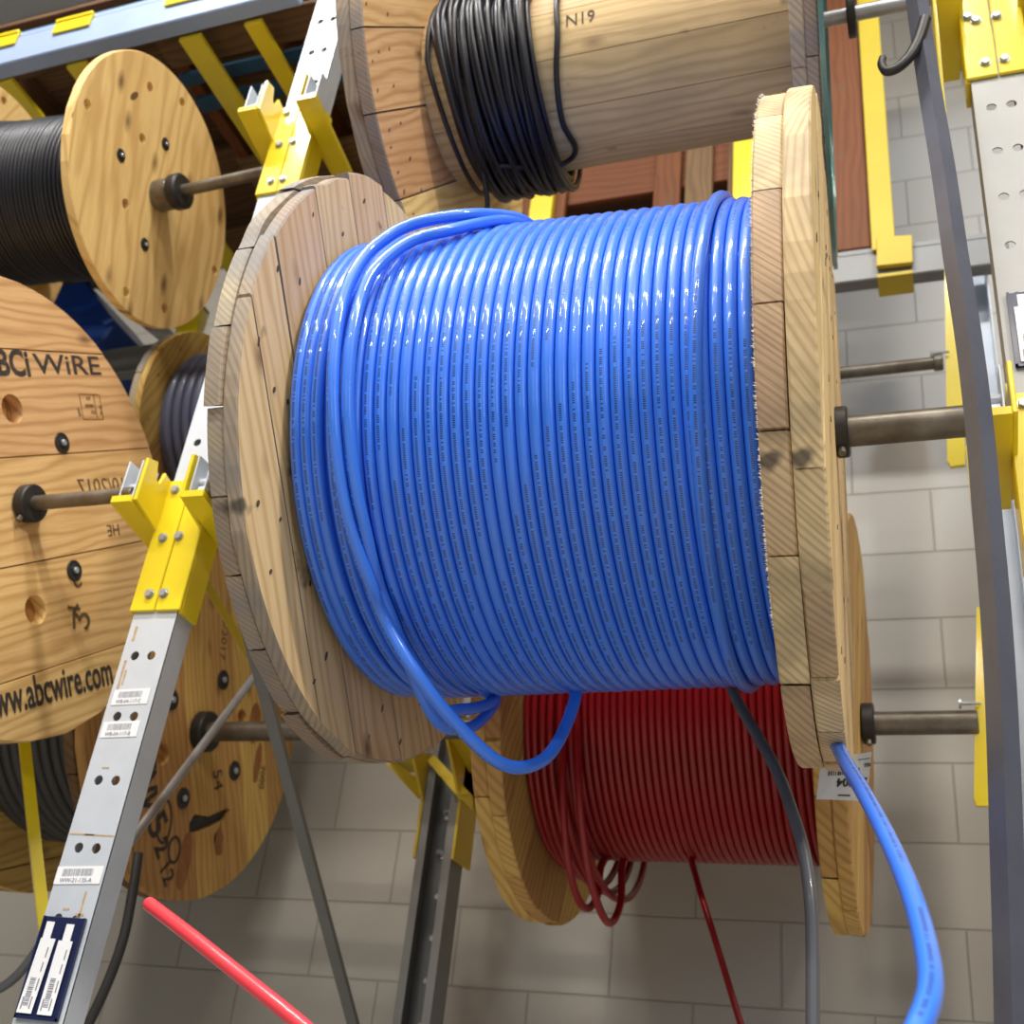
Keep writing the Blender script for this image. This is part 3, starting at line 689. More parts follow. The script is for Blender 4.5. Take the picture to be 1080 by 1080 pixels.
tag(gc, 'thick slate grey cable wound on the small reel at the back left', 'cable')
bm = new(); barrel(bm, FG.sh(.05), FG.sh(.555), .259); obj('inner_layer', bm, ['grey'], gc, smooth=.6)
axle('steel_axle', (-2.2, 2.6, 1.892), (.094, 2.6, 1.909), .0165, 'slim dark axle high at the back, reaching the yellow bracket right of the blue reel', [(.070, .094, .022, False)])

# ---- lower-left reel behind the galvanised upright
CL = V((-1.88, YR, .984)); RL = .493; FLw = Frame(CL)
ll = thing('wooden_cable_reel', CL-V((.3, 0, RL)), 'amber wooden reel low at the left with scrawled black marks and oval bolt holes', 'cable reel')
an = math.radians(-60)
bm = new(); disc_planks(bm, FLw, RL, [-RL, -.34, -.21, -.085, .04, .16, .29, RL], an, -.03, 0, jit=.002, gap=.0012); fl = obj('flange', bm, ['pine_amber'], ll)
cb2 = new()
for c, r in (((-.133, -.161), .028), ((.178, .054), .022), ((.200, -.292), .022)): prism(cb2, FLw, circ_pts(r, 24, c), -.022, .02)
prism(cb2, FLw, [(.050, -.290), (.06, -.312), (.09, -.305), (.205, -.240), (.222, -.205), (.205, -.205), (.13, -.250), (.065, -.262)], -.022, .02)
boolcut(fl, cb2)
bm = new(); disc_planks(bm, FLw, RL, seams(RL, .16), an+PI/2, -.06, -.031, jit=.002); obj('flange_ply', bm, ['darkwood'], ll)
for c in ((.046, .115), (-.155, -.021), (-.004, -.239), (.201, -.099)): flange_bolt(ll, FLw, c, .0002, .028)
for c, r, ry, rt in (((.215, -.285), .03, .05, -.1), ((.25, .06), .03, .06, .2), ((.067, -.385), .028, .075, .1), ((.31, -.04), .018, .06, .1)):
    bm = new(); disc(bm, FLw, c, r, .0002, .0006, 24, ry=ry, rot=rt); obj('stain', bm, ['stain'], ll)
bm = new(); prism(bm, FLw.sh(-.0215), [(.055, -.287), (.063, -.308), (.09, -.302), (.203, -.238), (.218, -.208), (.205, -.208), (.13, -.253), (.068, -.266)], 0, .012); obj('slot_shade', bm, ['black_iron'], ll)  # dark plate added in the recess, standing in for shade inside the slot
for c, r, ry in (((-.060, -.315), .034, .058), ((.012, -.370), .028, .036)):
    bm = new(); A_ = circ_pts(r, 36, c, ry, .3); B_ = circ_pts(r-.008, 36, c, ry-.008, .3)
    rg = [[bm.verts.new(FLw(x, y, w_)) for x, y in q] for q in (A_, B_) for w_ in (.0003, .0009)]
    for a, b in ((0, 1), (1, 3), (3, 2), (2, 0)):
        for i in range(36): bm.faces.new([rg[a][i], rg[a][(i+1) % 36], rg[b][(i+1) % 36], rg[b][i]])
    obj('marker_lettering', bm, ['stencil'], ll)
for q_, z_, p_2, a_2, k_ in (('ENV', .10, (-.225, -.205), -62, dict(bold=.004, sx=.72)), ('5', .11, (-.125, -.345), -35, dict(bold=.002)), ('2', .08, (-.075, -.385), -40, dict(bold=.002)), ('12', .065, (-.035, -.425), -40, dict(bold=.001)),
                             ('10/2017', .04, (-.03, .30), -75, dict(sx=1.1)), ('54', .06, (.10, -.13), -60, {}), ('7000', .035, (.33, -.04), -75, {})):
    lettering('marker_lettering', 'stencil', ll, FLw, q_, z_, p_2, math.radians(a_2), **k_)
FX = Frame((-2.36, YR, .984))
bm = new(); disc_planks(bm, FX, RL, seams(RL, .16), .4, -.035, 0, jit=.003); obj('flange', bm, ['pine_amber'], ll, 'far flange with a dark ring worn into it')
bm = new(); disc_planks(bm, FX, RL-.004, seams(RL, .16), 1.9, -.07, -.036, jit=.003); obj('flange_ply', bm, ['darkwood'], ll)
bm = new(); barrel(bm, FX, FLw.sh(-.06), .15); obj('drum', bm, ['darkwood'], ll, smooth=.6)
bm = new(); helix(bm, FX.sh(.02), FLw.sh(-.078), .335, .0165, 12, seg=72, n=9, jit=.004); dc = obj('dark_grey_cable', bm, ['darkgrey'], None, origin=CL-V((.3, 0, .36)))
for f in dc.data.polygons: f.use_smooth = True
tag(dc, 'thick dark grey cable on the lower left reel, behind the yellow rod', 'cable')
bm = new(); barrel(bm, FX.sh(.002), FLw.sh(-.062), .332); obj('inner_layer', bm, ['darkgrey'], dc, smooth=.6)
bm = new(); cyl(bm, (-1.879, YR, .93), (-1.845, YR, .93), .055, 30, .004); obj('hub_collar', bm, ['black_iron'], ll, smooth=.6)

# ------------------------------------------------------------------ rack uprights
def upright(name, x_ref, z_ref, tilt, w, y0, z0, z1, label='', depth=.085, pitch=.1185, hole_z=None, hx=(.030, .067), hr=.0092, flip=False, mat='galv'):
    mr = M.Rotation(tilt, 3, 'Y'); F = Box((x_ref, y0, z_ref), mr)     # local: x across, y depth, z up (0 = z_ref)
    t = thing(name, F(w/2, depth/2, z0-z_ref), label, 'rack upright', 'galvanised rack uprights')
    bm = new(); a, b = z0-z_ref, z1-z_ref; th_ = .003
    h0 = hole_z-z_ref; k = math.ceil((a+.02-h0)/pitch); zs = []
    while h0+k*pitch < b-.02: zs.append(h0+k*pitch); k += 1
    yf = depth if flip else 0.; sg = -1 if flip else 1
    cols = [(0, w/2, hx[0]), (w/2, w, hx[1])]
    cuts = [a]+[(p+q)/2 for p, q in zip(zs, zs[1:])]+[b]
    for (xa, xb, cx) in cols:
        for (za, zb), cz in zip(zip(cuts, cuts[1:]), zs):
            angs = sorted([math.atan2(y-cz, x-cx) for x in (xa, xb) for y in (za, zb)]+[2*PI*i/16-PI+.01 for i in range(16)])
            O, I = [], []
            for an_ in angs:
                dx, dy = cos(an_), sin(an_); tt = min([((xb if dx > 0 else xa)-cx)/dx if abs(dx) > 1e-9 else 1e9, ((zb if dy > 0 else za)-cz)/dy if abs(dy) > 1e-9 else 1e9])
                O.append((cx+dx*tt, cz+dy*tt)); I.append((cx+dx*hr, cz+dy*hr))
            vO = [[bm.verts.new(F(x, yf+sg*s*th_, z)) for x, z in O] for s in (0, 1)]; vI = [[bm.verts.new(F(x, yf+sg*s*th_, z)) for x, z in I] for s in (0, 1)]
            m_ = len(angs)
            for i in range(m_):
                j = (i+1) % m_
                for s in (0, 1): bm.faces.new([vO[s][i], vO[s][j], vI[s][j], vI[s][i]])
                bm.faces.new([vI[0][i], vI[0][j], vI[1][j], vI[1][i]])
    bmesh.ops.remove_doubles(bm, verts=bm.verts, dist=1e-6)
    ya, yb = (0, depth-th_) if flip else (th_, depth)
    box(bm, F, (0, ya, a), (th_, yb, b)); box(bm, F, (w-th_, ya, a), (w, yb, b))
    yl = 0 if flip else depth-th_
    box(bm, F, (th_, yl, a), (.022, yl+th_, b)); box(bm, F, (w-.022, yl, a), (w-th_, yl+th_, b))
    obj('column', bm, [mat], t); return t, F
def bracket(t, F, w, zb, flip=False, x_out=.050, label=None, full=True, depth=.085, down=None):
    """yellow bolted saddle with a forward arm on each side; local z measured from bracket bottom zb"""
    bm = new(); G = lambda x, y, z: F(x, y, z+zb); e = .008
    face = -e if not flip else depth
    for xa, xb in ((-e, w/2-.0012), (w/2+.0012, w+e)): box(bm, G, (xa, face, 0), (xb, face+e, .295), .002)
    for xa in (-e, w): 
        box(bm, G, (xa, 0 if not flip else -.002, -.004), (xa+e, depth+.004, .295), .002)
        prism(bm, G, [(-.090, .204), (-.090, .300), (-.062, .308), (-.052, .272), (-.038, .270), (-.030, .300), (.0, .292), (.03, .28), (.12, .20), (.12, .17), (.0, .175)], xa, xa+e, .0015, axis='x')
        xo = (xa-x_out, xa) if xa < 0 else (xa+e, xa+e+x_out)
        pr = [(-.095, .198), (-.095, .212), (.13, .172), (.13, .158)]
        prism(bm, G, pr, xo[0], xo[1], .002, axis='x')
        if down: prism(bm, G, [(-.092, .20), (.0, down), (.012, down), (.012, .19)], (xo[0] if xa < 0 else xo[1]-.006), (xo[0]+.006 if xa < 0 else xo[1]), .001, axis='x')
    br_ = obj('bracket', bm, ['yellow'], t, label or 'yellow bracket')
    hs = [(.029, .036), (w-.037, .036), (.022, .16), (w-.040, .162)]+([(.017, .272)] if full else [(.008, .175)])
    for x, z in hs:
        bm = new(); yy = -e if not flip else .003
        BF = lambda u, v, q: G(x+u, yy-q, z+v)
        rot = random.uniform(0, 1); prism(bm, BF, circ_pts(.0105, 20), 0, .0015); prism(bm, BF, circ_pts(.0085, 6, rot=rot), .0015, .0075, .001)
        obj('bolt', bm, ['galvbolt'], br_)
    for s in (0, 1):
        bm = new(); xa = -e-.044 if s == 0 else w+e+.006
        for q in (0, .032): box(bm, G, (xa+q, -.084, .212), (xa+q+.0035, -.03, .300), .001)
        box(bm, G, (xa, -.034, .212), (xa+.0355, -.030, .28)); cyl(bm, G(xa, -.058, .250), G(xa+.0355, -.058, .250), .009, 14); cyl(bm, G(xa+.012, -.062, .226), G(xa+.030, -.062, .226), .012, 12)
        obj('roller_clevis', bm, ['galv'], br_)
    return br_
def barcode_label(t, F, w, x0, x1, z0, z1, text, tilt=0., vertical=False):
    G = lambda x, y, z: F(x, -y, z)
    bm = new(); dz = tilt
    P4 = [(x0, z0), (x1, z0+dz), (x1, z1+dz), (x0, z1)]
    prism(bm, lambda u, v, q: F(u, -q, v), P4, .0004, .0012); lb = obj('barcode_label', bm, ['label'], t)
    L = (x1-x0); Hh = z1-z0
    def T(u, v, q): return F(x0+u*L, -.0013-q, z0+v*Hh+dz*u)
    bm = new()
    text_bm(bm, T, text, .34, (.12, .10), 0, fitw=.70, thick=.0003); obj('printed_code', bm, ['greyink'], lb)
    bm = new(); u = .14
    while u < .80:
        ww = random.choice((.008, .012, .02)); box(bm, T, (u, .45, 0), (u+ww, .86, .0003)); u += ww+random.choice((.010, .014, .022))
    obj('barcode', bm, ['greyink'], lb)
    return lb
W_ = .099
Z0 = .849
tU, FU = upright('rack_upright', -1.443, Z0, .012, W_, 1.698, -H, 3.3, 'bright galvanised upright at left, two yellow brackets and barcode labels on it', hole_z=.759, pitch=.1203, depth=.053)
bracket(tU, FU, W_, 0., label='lower yellow bracket holding the blue reel and lettered reel', depth=.053); bracket(tU, FU, W_, 1.094, label='upper yellow bracket below the grey beam', depth=.053)
barcode_label(tU, FU, W_, .009, .088, .660-Z0, .690-Z0, 'WB-04-117-C', .003)
barcode_label(tU, FU, W_, .006, .085, .597-Z0, .627-Z0, 'WB-04-117-B', .003)
barcode_label(tU, FU, W_, .0, .095, .334-Z0, .364-Z0, 'WW-21-135-A', .005)
def holder(t, F, z0, z1, x0, x1, strips, lab):
    bm = new(); box(bm, F, (x0, -.004, z0), (x1, -.0005, z1), .0008)
    box(bm, F, (x0, -.007, z0), (x0+.004, -.004, z1)); box(bm, F, (x1-.004, -.007, z0), (x1, -.004, z1)); box(bm, F, (x0, -.007, z0), (x1, -.004, z0+.005)); box(bm, F, ((x0+x1)/2-.003, -.006, z0+.005), ((x0+x1)/2+.003, -.004, z1-.02))
    h = obj('label_holder', bm, ['navy'], t, lab)
    for (xa, xb, za, zb, sk) in strips:
        bm = new(); prism(bm, lambda u, v, q: F(u, -.0075-q, v), [(xa, za), (xb, za), (xb+sk, zb), (xa+sk, zb)], 0, .0006); s = obj('paper_slip', bm, ['label'], h)
        bm = new(); T = lambda u, v, q: F(xa+sk*.5*(v+.2)+(xb-xa)*u, -.0082-q, za+(zb-za)*v)
        v = .10
        while v < .48:
            q = random.choice((.008, .012, .02)); box(bm, T, (.25, v, 0), (.62, v+q, .0003)); v += q+random.choice((.01, .015))
        for vv, u0 in ((.05, .15), (.06, .7), (.3, .78)): box(bm, T, (u0, vv, 0), (u0+.08, vv+.16, .0003))
        box(bm, T, (.72, .55, 0), (.80, .68, .0003)); box(bm, T, (.74, .74, 0), (.82, .88, .0003))
        obj('barcode', bm, ['greyink'], s)
    for (xa, xb, za, zb, sk) in strips:
        bm = new(); box(bm, F, ((xa+xb)/2-.008, -.0062, zb-.01), ((xa+xb)/2+.008, -.0055, zb+.027)); obj('clear_slot', bm, ['label'], h)
holder(tU, FU, .120-Z0, .281-Z0, .005, .091, [(.008, .038, .128-Z0, .245-Z0, .006), (.050, .079, .128-Z0, .243-Z0, .001)], 'navy holder with two paper slips')
bm = new()
for (x0, x1, z0, z1) in ((.002, .055, .420, .4225), (.035, .097, .4195, .422), (.010, .015, .69, .75), (.070, .074, .285, .325), (.064, .080, .285, .289), (.03, .046, .540, .5425), (.012, .018, .79, .82), (.018, .022, .70, .73), (.035, .048, .293, .296)):
    bm = new(); box(bm, FU, (x0, -.0006, z0-Z0), (x1, .0, z1-Z0)); obj('rust_mark', bm, ['rust'], tU)
W2 = .100
tR, FR_ = upright('rack_upright', .158, .87, 0., W2, 1.698, -H, 3.3, 'galvanised upright at the right edge behind the dark bar', hole_z=1.828, pitch=.1148, depth=.06, hx=(.030, .065), mat='galvdim')
bracket(tR, FR_, W2, 0., down=-.03, x_out=.034, label='lower yellow bracket at the right edge', depth=.06); bracket(tR, FR_, W2, 1.036, full=False, down=-.29, label='upper yellow bracket in the top right corner', depth=.06)
holder(tR, FR_, 1.218-.87, 1.374-.87, .013, .097, [(.022, .052, 1.226-.87, 1.340-.87, 0.), (.058, .086, 1.226-.87, 1.338-.87, .0)], 'dark holder with white paper slips')
# rear upright between the two rear reels (open side towards us)
W3 = .098
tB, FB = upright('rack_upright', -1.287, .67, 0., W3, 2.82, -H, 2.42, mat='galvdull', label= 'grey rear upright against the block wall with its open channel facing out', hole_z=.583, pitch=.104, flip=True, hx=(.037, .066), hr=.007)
bm = new()
for xa in (-.009, W3+.001): box(bm, FB, (xa, -.004, -.01), (xa+.008, .12, .235), .001)
prism(bm, FB, [(-.13, .245), (-.115, .255), (.0, .185), (-.009, .14)], -.02, -.012, .001, axis='y')
prism(bm, FB, [(.0, .245), (.018, .262), (.145, .150), (.152, .110), (.10, .150)], -.02, -.012, .001, axis='y')
for s_ in (0, 1):
    x0 = -.009 if s_ == 0 else W3+.001
    prism(bm, FB, [(-.22, .33), (-.22, .40), (-.02, .36), (.10, .22), (.10, .14), (.0, .14)], x0, x0+.008, .001, axis='x')
    xo = (x0-.10, x0) if s_ == 0 else (x0+.008, x0+.07)
    prism(bm, FB, [(-.24, .300), (-.24, .312), (.03, .240), (.03, .228)], xo[0], xo[1], .001, axis='x')
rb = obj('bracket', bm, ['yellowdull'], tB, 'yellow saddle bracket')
for x, z in ((.039, .130), (.069, .130), (.033, .023), (.068, .024)):
    bm = new(); cyl(bm, FB(x, .083, z), FB(x, .060, z), .0055, 8); cyl(bm, FB(x, .083, z), FB(x, .072, z), .010, 6); obj('nut', bm, ['galvbolt'], rb)
# rear right upright mostly hidden: only its yellow arm plates show past the dark bar
def slab(bm, px, Y, t_=.012):
    prism(bm, WORLD, [(lambda q: (q.x, q.z))(at(x, y, Y)) for x, y in px], Y, Y+t_, .001, axis='y')
tr3 = thing('rack_upright', (.17, 2.80, -H), 'rear right rack upright with yellow arm plates, glimpsed left of the dark bar', 'rack upright', 'galvanised rack uprights')
bm = new(); box(bm, WORLD, (.14, 2.80, -H), (.143, 2.89, 2.5)); box(bm, WORLD, (.143, 2.887, -H), (.237, 2.89, 2.5)); box(bm, WORLD, (.237, 2.80, -H), (.240, 2.89, 2.5)); obj('column', bm, ['galv'], tr3)
for k, (pl, pin) in enumerate((([[(1030, 640), (1048, 640), (1050, 700), (1050, 850), (1030, 850), (1027, 842), (1029, 700)]], (1024, 742)),
                     ([[(996, 262), (1016, 262), (1018, 490), (1003, 492), (999, 486)], [(1018, 470), (1030, 470), (1032, 525), (1024, 526)]], (992, 372)))):
    bm = new()
    for q in pl: slab(bm, q, 2.60)
    bk = obj('bracket', bm, ['yellow'], tr3)
    if pin:
        bm = new(); q = at(pin[0], pin[1], 2.59); cyl(bm, q-V((.022, 0, 0)), q+V((.02, 0, 0)), .0035, 8); cyl(bm, q-V((.025, 0, 0)), q-V((.020, 0, 0)), .011, 12); obj('pin', bm, ['galvbolt'], bk)

# frame braces between front and rear uprights
def flat(name, a, b, w, t_, mat, label, cat, group=None, side=None):
    bm = new(); a, b = V(a), V(b); d = (b-a).normalized(); s = V(side or (1, 0, 0)); s = (s-d*s.dot(d)).normalized(); q = d.cross(s)
    pr = [(w/2, t_/2), (-w/2, t_/2), (-w/2, -t_/2), (w/2, -t_/2)]
    P = []
    for p in (a, b): P.append([bm.verts.new(p+s*x+q*y) for x, y in pr])
    bm.faces.new(P[0]); bm.faces.new(P[1])
    for i in range(4): bm.faces.new([P[0][i], P[0][(i+1) % 4], P[1][(i+1) % 4], P[1][i]])
    o = obj(name, bm, [mat], None); return tag(o, label, cat, group)
flat('rack_brace', at(255, 640, 1.84), at(378, 1100, 2.75), .024, .018, 'galvdull', 'flat galvanised brace slanting down behind the left reel flange', 'brace', side=(1, .3, 0))
bm = new(); tube(bm, [at(128, 900, 1.82), at(276, 703, 2.3)], .0095, 14); o = obj('brace_rod', bm, ['steel'], None, smooth=.6); tag(o, 'thin steel rod slanting across the lower left wooden reel', 'brace')
bm = new(); tube(bm, [at(208, 600, 1.83), at(262, 690, 2.1)], .012, 4); 
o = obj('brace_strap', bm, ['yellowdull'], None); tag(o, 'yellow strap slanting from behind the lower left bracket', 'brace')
bm = new(); pts = [at(23, 760, 2.02), at(50, 1010, 2.08), at(62, 1110, 2.1)]; tube(bm, pts, .0165, 4); o = obj('yellow_bar', bm, ['yellow'], None); tag(o, 'yellow square bar standing below the lettered reel', 'bar')

# dark bent bar at the right
bm = new(); P = [at(x, y, 1.50) for x, y in ((959, -70), (967, 0), (980, 90), (995, 180), (1008, 270), (1022, 360), (1033, 450), (1041, 540), (1049, 630), (1055, 720), (1059, 810), (1062, 900), (1066, 1010), (1069, 1130))]
def sweep_flat(bm, P, half, mat=0):
    P = spline(P, 5); rings = []
    for i, p in enumerate(P):
        t = (P[min(i+1, len(P)-1)]-P[max(i-1, 0)]).normalized(); s = V((cos(.82), -sin(.82), 0)); s = (s-t*s.dot(t)).normalized(); q = t.cross(s)
        rings.append([bm.verts.new(p+s*x+q*y) for x, y in half])
    for a, b in zip(rings, rings[1:]):
        for k in range(len(half)): bm.faces.new([a[k], a[(k+1) % len(half)], b[(k+1) % len(half)], b[k]])
    bm.faces.new(rings[0]); bm.faces.new(rings[-1])
sweep_flat(bm, P, [(.0135, .0135), (-.0135, .0135), (-.0135, -.0135), (.0135, -.0135)])
o = obj('dark_bar', bm, ['bar'], None, smooth=.5); tag(o, 'long bowed dark steel bar with a hook, running down the right side', 'bar')
bm = new(); P = [at(x, y, 1.485) for x, y in ((976, 20), (969, 42), (959, 60), (946, 72), (935, 75), (930, 68), (931, 61))]
tube(bm, spline(P, 6), (lambda q: .011-.004*q), 10); obj('hook', bm, ['black_iron'], o, smooth=1.)

# ------------------------------------------------------------------ beams, pallet supports, pallets
def beam(name, x0, x1, y, z0, z1, label, dz=0., mat='galv', d=.05):
    bm = new(); F = lambda x, yy, z: V((x, yy, z+dz*(x-x0)/(x1-x0)))
    box(bm, F, (x0, y, z0), (x1, y+d, z1), .004)
    box(bm, F, (x0, y+.002, z1), (x1, y+d*.6, z1+.02), .002)
    o = obj(name, bm, [mat], None); return tag(o, label, 'beam')
bF = beam('rack_beam', -3.4, -1.46, 1.64, 2.612, 2.725, 'blue-grey rack beam across the top left corner', dz=.025, mat='beamblue')
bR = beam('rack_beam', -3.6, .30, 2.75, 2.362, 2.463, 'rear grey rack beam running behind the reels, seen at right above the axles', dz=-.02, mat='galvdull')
for i, X in enumerate((-2.53, -2.235, -1.85, -1.64)):
    w = (.10, .07, .072, .055)[i]
    bm = new(); box(bm, WORLD, (X, 1.695, 2.620), (X+w, 2.80, 2.635), .002)
    prism(bm, WORLD, [(1.628, 2.745), (1.628, 2.755), (1.71, 2.76), (1.71, 2.745)], X-.03, X+w+.03, .002, axis='x')
    prism(bm, WORLD, [(1.632, 2.70), (1.637, 2.70), (1.637, 2.75), (1.632, 2.75)], X-.03, X+w+.03, .001, axis='x')
    box(bm, WORLD, (X, 2.76, 2.47), (X+w, 2.80, 2.635), .002)
    o = obj('pallet_support', bm, ['yellow'], None)
    tag(o, ['yellow pallet support at the far left top edge', 'second yellow pallet support from the left, above the plywood reel', 'third yellow pallet support, passing behind the plywood reel', 'yellow pallet support nearest the upper yellow bracket'][i], 'pallet support', 'yellow pallet supports on the top left beam')
def pallet(x0, x1, y0, y1, z, mats, label, boards, name='pallet'):
    t = thing(name, ((x0+x1)/2, (y0+y1)/2, z), label, 'pallet')
    for (ya, yb, mt) in boards:
        bm = new(); box(bm, WORLD, (x0, ya, z), (x1, yb, z+.018), .002); obj('bottom_board', bm, [mt], t)
    for xa in (x0, (x0+x1)/2-.02, x1-.04):
        bm = new(); box(bm, WORLD, (xa, y0, z+.018), (xa+.04, y1, z+.11), .002, grain=1); obj('stringer', bm, [mats[0]], t)
    k = int((y1-y0)/.13)
    for i in range(k):
        bm = new(); ya = y0+i*(y1-y0)/k; box(bm, WORLD, (x0, ya, z+.11), (x1, ya+(y1-y0)/k-.006, z+.128), .002); obj('deck_board', bm, [mats[1]], t)
    return t
pallet(-3.3, -2.0, 1.72, 2.9, 2.83, ('darkwood', 'darkwood'), 'dark wooden pallet resting on the top left beam', [(1.74, 1.84, 'darkwood'), (2.0, 2.10, 'darkwood'), (2.25, 2.40, 'darkwood'), (2.6, 2.75, 'darkwood')])
pallet(-1.98, -1.30, 1.72, 2.9, 2.70, ('orangewood', 'darkwood'), 'dark pallet with blue painted boards above the upper yellow bracket', [(1.73, 1.83, 'darkwood'), (1.86, 1.90, 'tealboard'), (1.95, 2.0, 'tealboard'), (2.2, 2.4, 'darkwood'), (2.6, 2.8, 'tealboard')])
flat('blue_lipped_shelf', (-3.4, 1.70, 2.80), (-1.5, 1.70, 2.82), .05, .03, 'tealboard', 'dark blue edged shelf lip just above the top left beam', 'shelf', side=(0, 0, 1))
ct = thing('wooden_crate', (-.65, 2.78, 2.47), 'orange-brown wooden crate standing on the rear beam behind the top reel', 'crate')
for i, (x0, x1) in enumerate(((-1.42, -1.30), (-1.20, -1.05), (-.745, -.655), (-.64, -.55), (-.50, -.38), (-.36, -.20), (-.185, -.07))):
    bm = new(); box(bm, WORLD, (x0, 2.752, 2.47), (x1, 2.775, 3.7), .003, grain=2); obj('side_board', bm, [('darkwood', 'orangewood', 'orangewood', 'darkwood', 'darkwood', 'orangewood', 'orangewood')[i]], ct)
for z0, z1 in ((2.47, 2.765), (2.862, 3.1), (3.16, 3.7)):
    bm = new(); box(bm, WORLD, (-1.42, 2.776, z0), (-.07, 2.80, z1), .003); obj('cross_board', bm, ['darkwood' if z0 > 3.1 else 'orangewood'], ct)
bm = new(); box(bm, WORLD, (-1.42, 2.80, 3.1), (-.07, 3.1, 3.14), .003); obj('deck', bm, ['darkwood'], ct)
bm = new(); box(bm, WORLD, (-.068, 2.735, 2.44), (-.002, 2.748, 3.7), .002); prism(bm, WORLD, [(-.058, 2.372), (.042, 2.368), (.046, 2.472), (-.052, 2.482)], 2.728, 2.746, .002, axis='y'); box(bm, WORLD, (-.058, 2.74, 2.338), (.04, 2.83, 2.350), .001)
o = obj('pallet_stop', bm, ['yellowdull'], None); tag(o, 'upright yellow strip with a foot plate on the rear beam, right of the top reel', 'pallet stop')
for x0, x1, lab in ((-1.165, -1.085, 'yellow support under the crate, just below the bunched black cable'), (-.478, -.41, 'yellow support beside the crate, by the top of the blue reel right flange')):
    bm = new(); box(bm, WORLD, (x0, 2.72, 2.47), (x1, 2.75, 3.6), .002); o = obj('pallet_support', bm, ['yellow'], None); tag(o, lab, 'pallet support')
# blue bin, back left
bm = new(); prism(bm, WORLD, [(-3.35, 2.475), (-2.80, 2.475), (-2.765, 2.56), (-2.90, 2.70), (-3.02, 2.80), (-3.35, 2.83)], 2.70, 3.05, .012, axis='y')
prism(bm, WORLD, [(-2.79, 2.54), (-2.755, 2.56), (-3.005, 2.825), (-3.04, 2.815)], 2.68, 3.07, .008, axis='y')
o = obj('storage_bin', bm, ['bluebin'], None); tag(o, 'blue plastic bin on the rear beam behind the left reels', 'bin')
flat('shelf_strut', at(90, 284, 2.74), at(208, 382, 2.76), .055, .02, 'galvdull', 'grey strut slanting below the plywood reel toward the small grey cable reel', 'strut', side=(0, 0, 1))

# loose cables
P = [at(768, 715, 2.05), at(778, 740, 2.03), at(800, 778, 2.0), at(820, 815, 1.96), at(836, 858, 1.92), at(848, 900, 1.9), at(855, 950, 1.88), at(857, 1010, 1.88), at(857, 1110, 1.88)]
bm = new(); tube(bm, spline(P, 8), .0105, 12); o = obj('grey_cable', bm, ['greycord'], None, smooth=1.); tag(o, 'dark grey cable hanging in front of the red winding to the bottom edge', 'cable')
P = [at(157, 953, 1.25), at(200, 986, 1.22), at(250, 1026, 1.20), at(300, 1066, 1.18), at(350, 1108, 1.16)]
bm = new(); tube(bm, spline(P, 6), .0085, 14); o = obj('coral_cable', bm, ['pink'], None, smooth=.9); tag(o, 'short coral red cable end pointing in from the bottom edge', 'cable')
P = [at(146, 900, 2.0), at(140, 940, 2.0), at(130, 990, 2.0), at(112, 1040, 2.0), at(88, 1090, 2.0), at(70, 1120, 2.0)]
bm = new(); tube(bm, spline(P, 6), .010, 10); o = obj('black_hose', bm, ['darkgrey'], None, smooth=1.); tag(o, 'dark hose curving down behind the left galvanised upright', 'hose')
P = [at(-20, 1052, 2.1), at(10, 1036, 2.1), at(32, 1012, 2.1), at(48, 985, 2.1), at(60, 950, 2.1)]
bm = new(); tube(bm, spline(P, 6), .010, 10); o = obj('grey_hose', bm, ['greycord'], None, smooth=1.); tag(o, 'grey hose at the bottom left corner, left of the upright', 'hose')

# ------------------------------------------------------------------ room shell
def shell(name, a, b, mat):
    bm = new(); box(bm, WORLD, a, b); o = obj(name, bm, [mat], None, origin=(0, 0, -H)); o['kind'] = 'structure'; return o
shell('wall_back', (-9, 3.25, -H), (7, 3.45, 5.6), 'wall')
shell('floor', (-9, -9, -H-.1), (7, 3.25, -H), 'floor')
shell('ceiling', (-9, -9, 5.6), (7, 3.25, 5.7), 'ceiling')

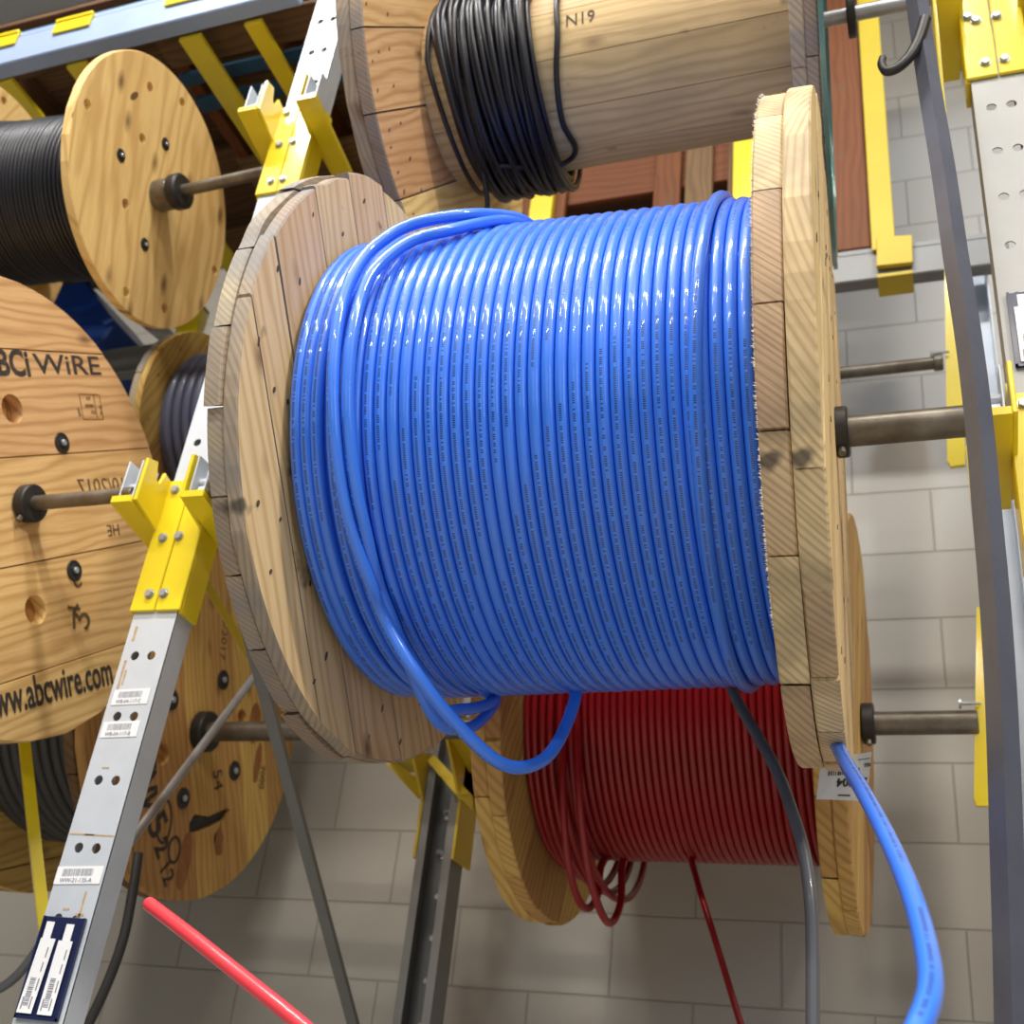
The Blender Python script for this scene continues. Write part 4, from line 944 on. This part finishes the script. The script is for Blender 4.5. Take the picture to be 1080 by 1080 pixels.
# raise everything from camera-relative to floor-relative heights
for o in COL.objects:
    if o.parent is None and o.type in ('MESH', 'EMPTY'): o.location.z += H

# ------------------------------------------------------------------ light
def area(name, loc, size, power, col, rot=(0, 0, 0)):
    l = bpy.data.lights.new(name, 'AREA'); l.shape = 'RECTANGLE'; l.size, l.size_y = size; l.energy = power; l.color = col
    o = bpy.data.objects.new(name, l); COL.objects.link(o); o.location = V(loc)+V((0, 0, H)); o.rotation_euler = rot; return o
warm = (1.0, .93, .82); cool = (.78, .87, 1.0)
area('ceiling_light', (-1.3, -.15, 4.5), (3.2, .28), 210, (1, .98, .95))
area('ceiling_light', (3.3, -1.6, 4.6), (1.3, .35), 270, warm)
for x in (-3.6, -1.4, 1.2): area('ceiling_light', (x, -3.0, 4.8), (1.0, .35), 95, warm)
for x in (-3.1, -1.7, .6): area('ceiling_light', (x, -6.4, 4.8), (.9, .35), 85, (1, .98, .95))
area('window_light', (4.2, -2.5, 1.6), (2.2, 1.8), 30, cool, (math.radians(80), 0, math.radians(60)))
area('window_light', (-.5, -6.5, .8), (4.5, 2.2), 32, cool, (math.radians(90), 0, 0))
sp_ = bpy.data.lights.new('wall_patch_spot', 'SPOT'); sp_.energy = 320; sp_.color = (.70, .82, 1.0); sp_.spot_size = math.radians(24); sp_.spot_blend = .6; sp_.shadow_soft_size = .12  # added spot, aimed to put a cool light patch on the back wall
so = bpy.data.objects.new('wall_patch_spot', sp_); COL.objects.link(so); so.location = (1.6, .3, 5.0+H)
so.rotation_euler = (V((.0, 3.25, 2.75))-V((1.6, .3, 5.0))).to_track_quat('-Z', 'Y').to_euler()
w = bpy.data.worlds.new('world'); bpy.context.scene.world = w; w.use_nodes = True
w.node_tree.nodes['Background'].inputs[0].default_value = (.86, .92, 1, 1); w.node_tree.nodes['Background'].inputs[1].default_value = .04
vs = bpy.context.scene.view_settings
vs.view_transform = 'Standard'; vs.look = 'None'; vs.gamma = 1; vs.use_curve_mapping = False; vs.exposure = 0.16
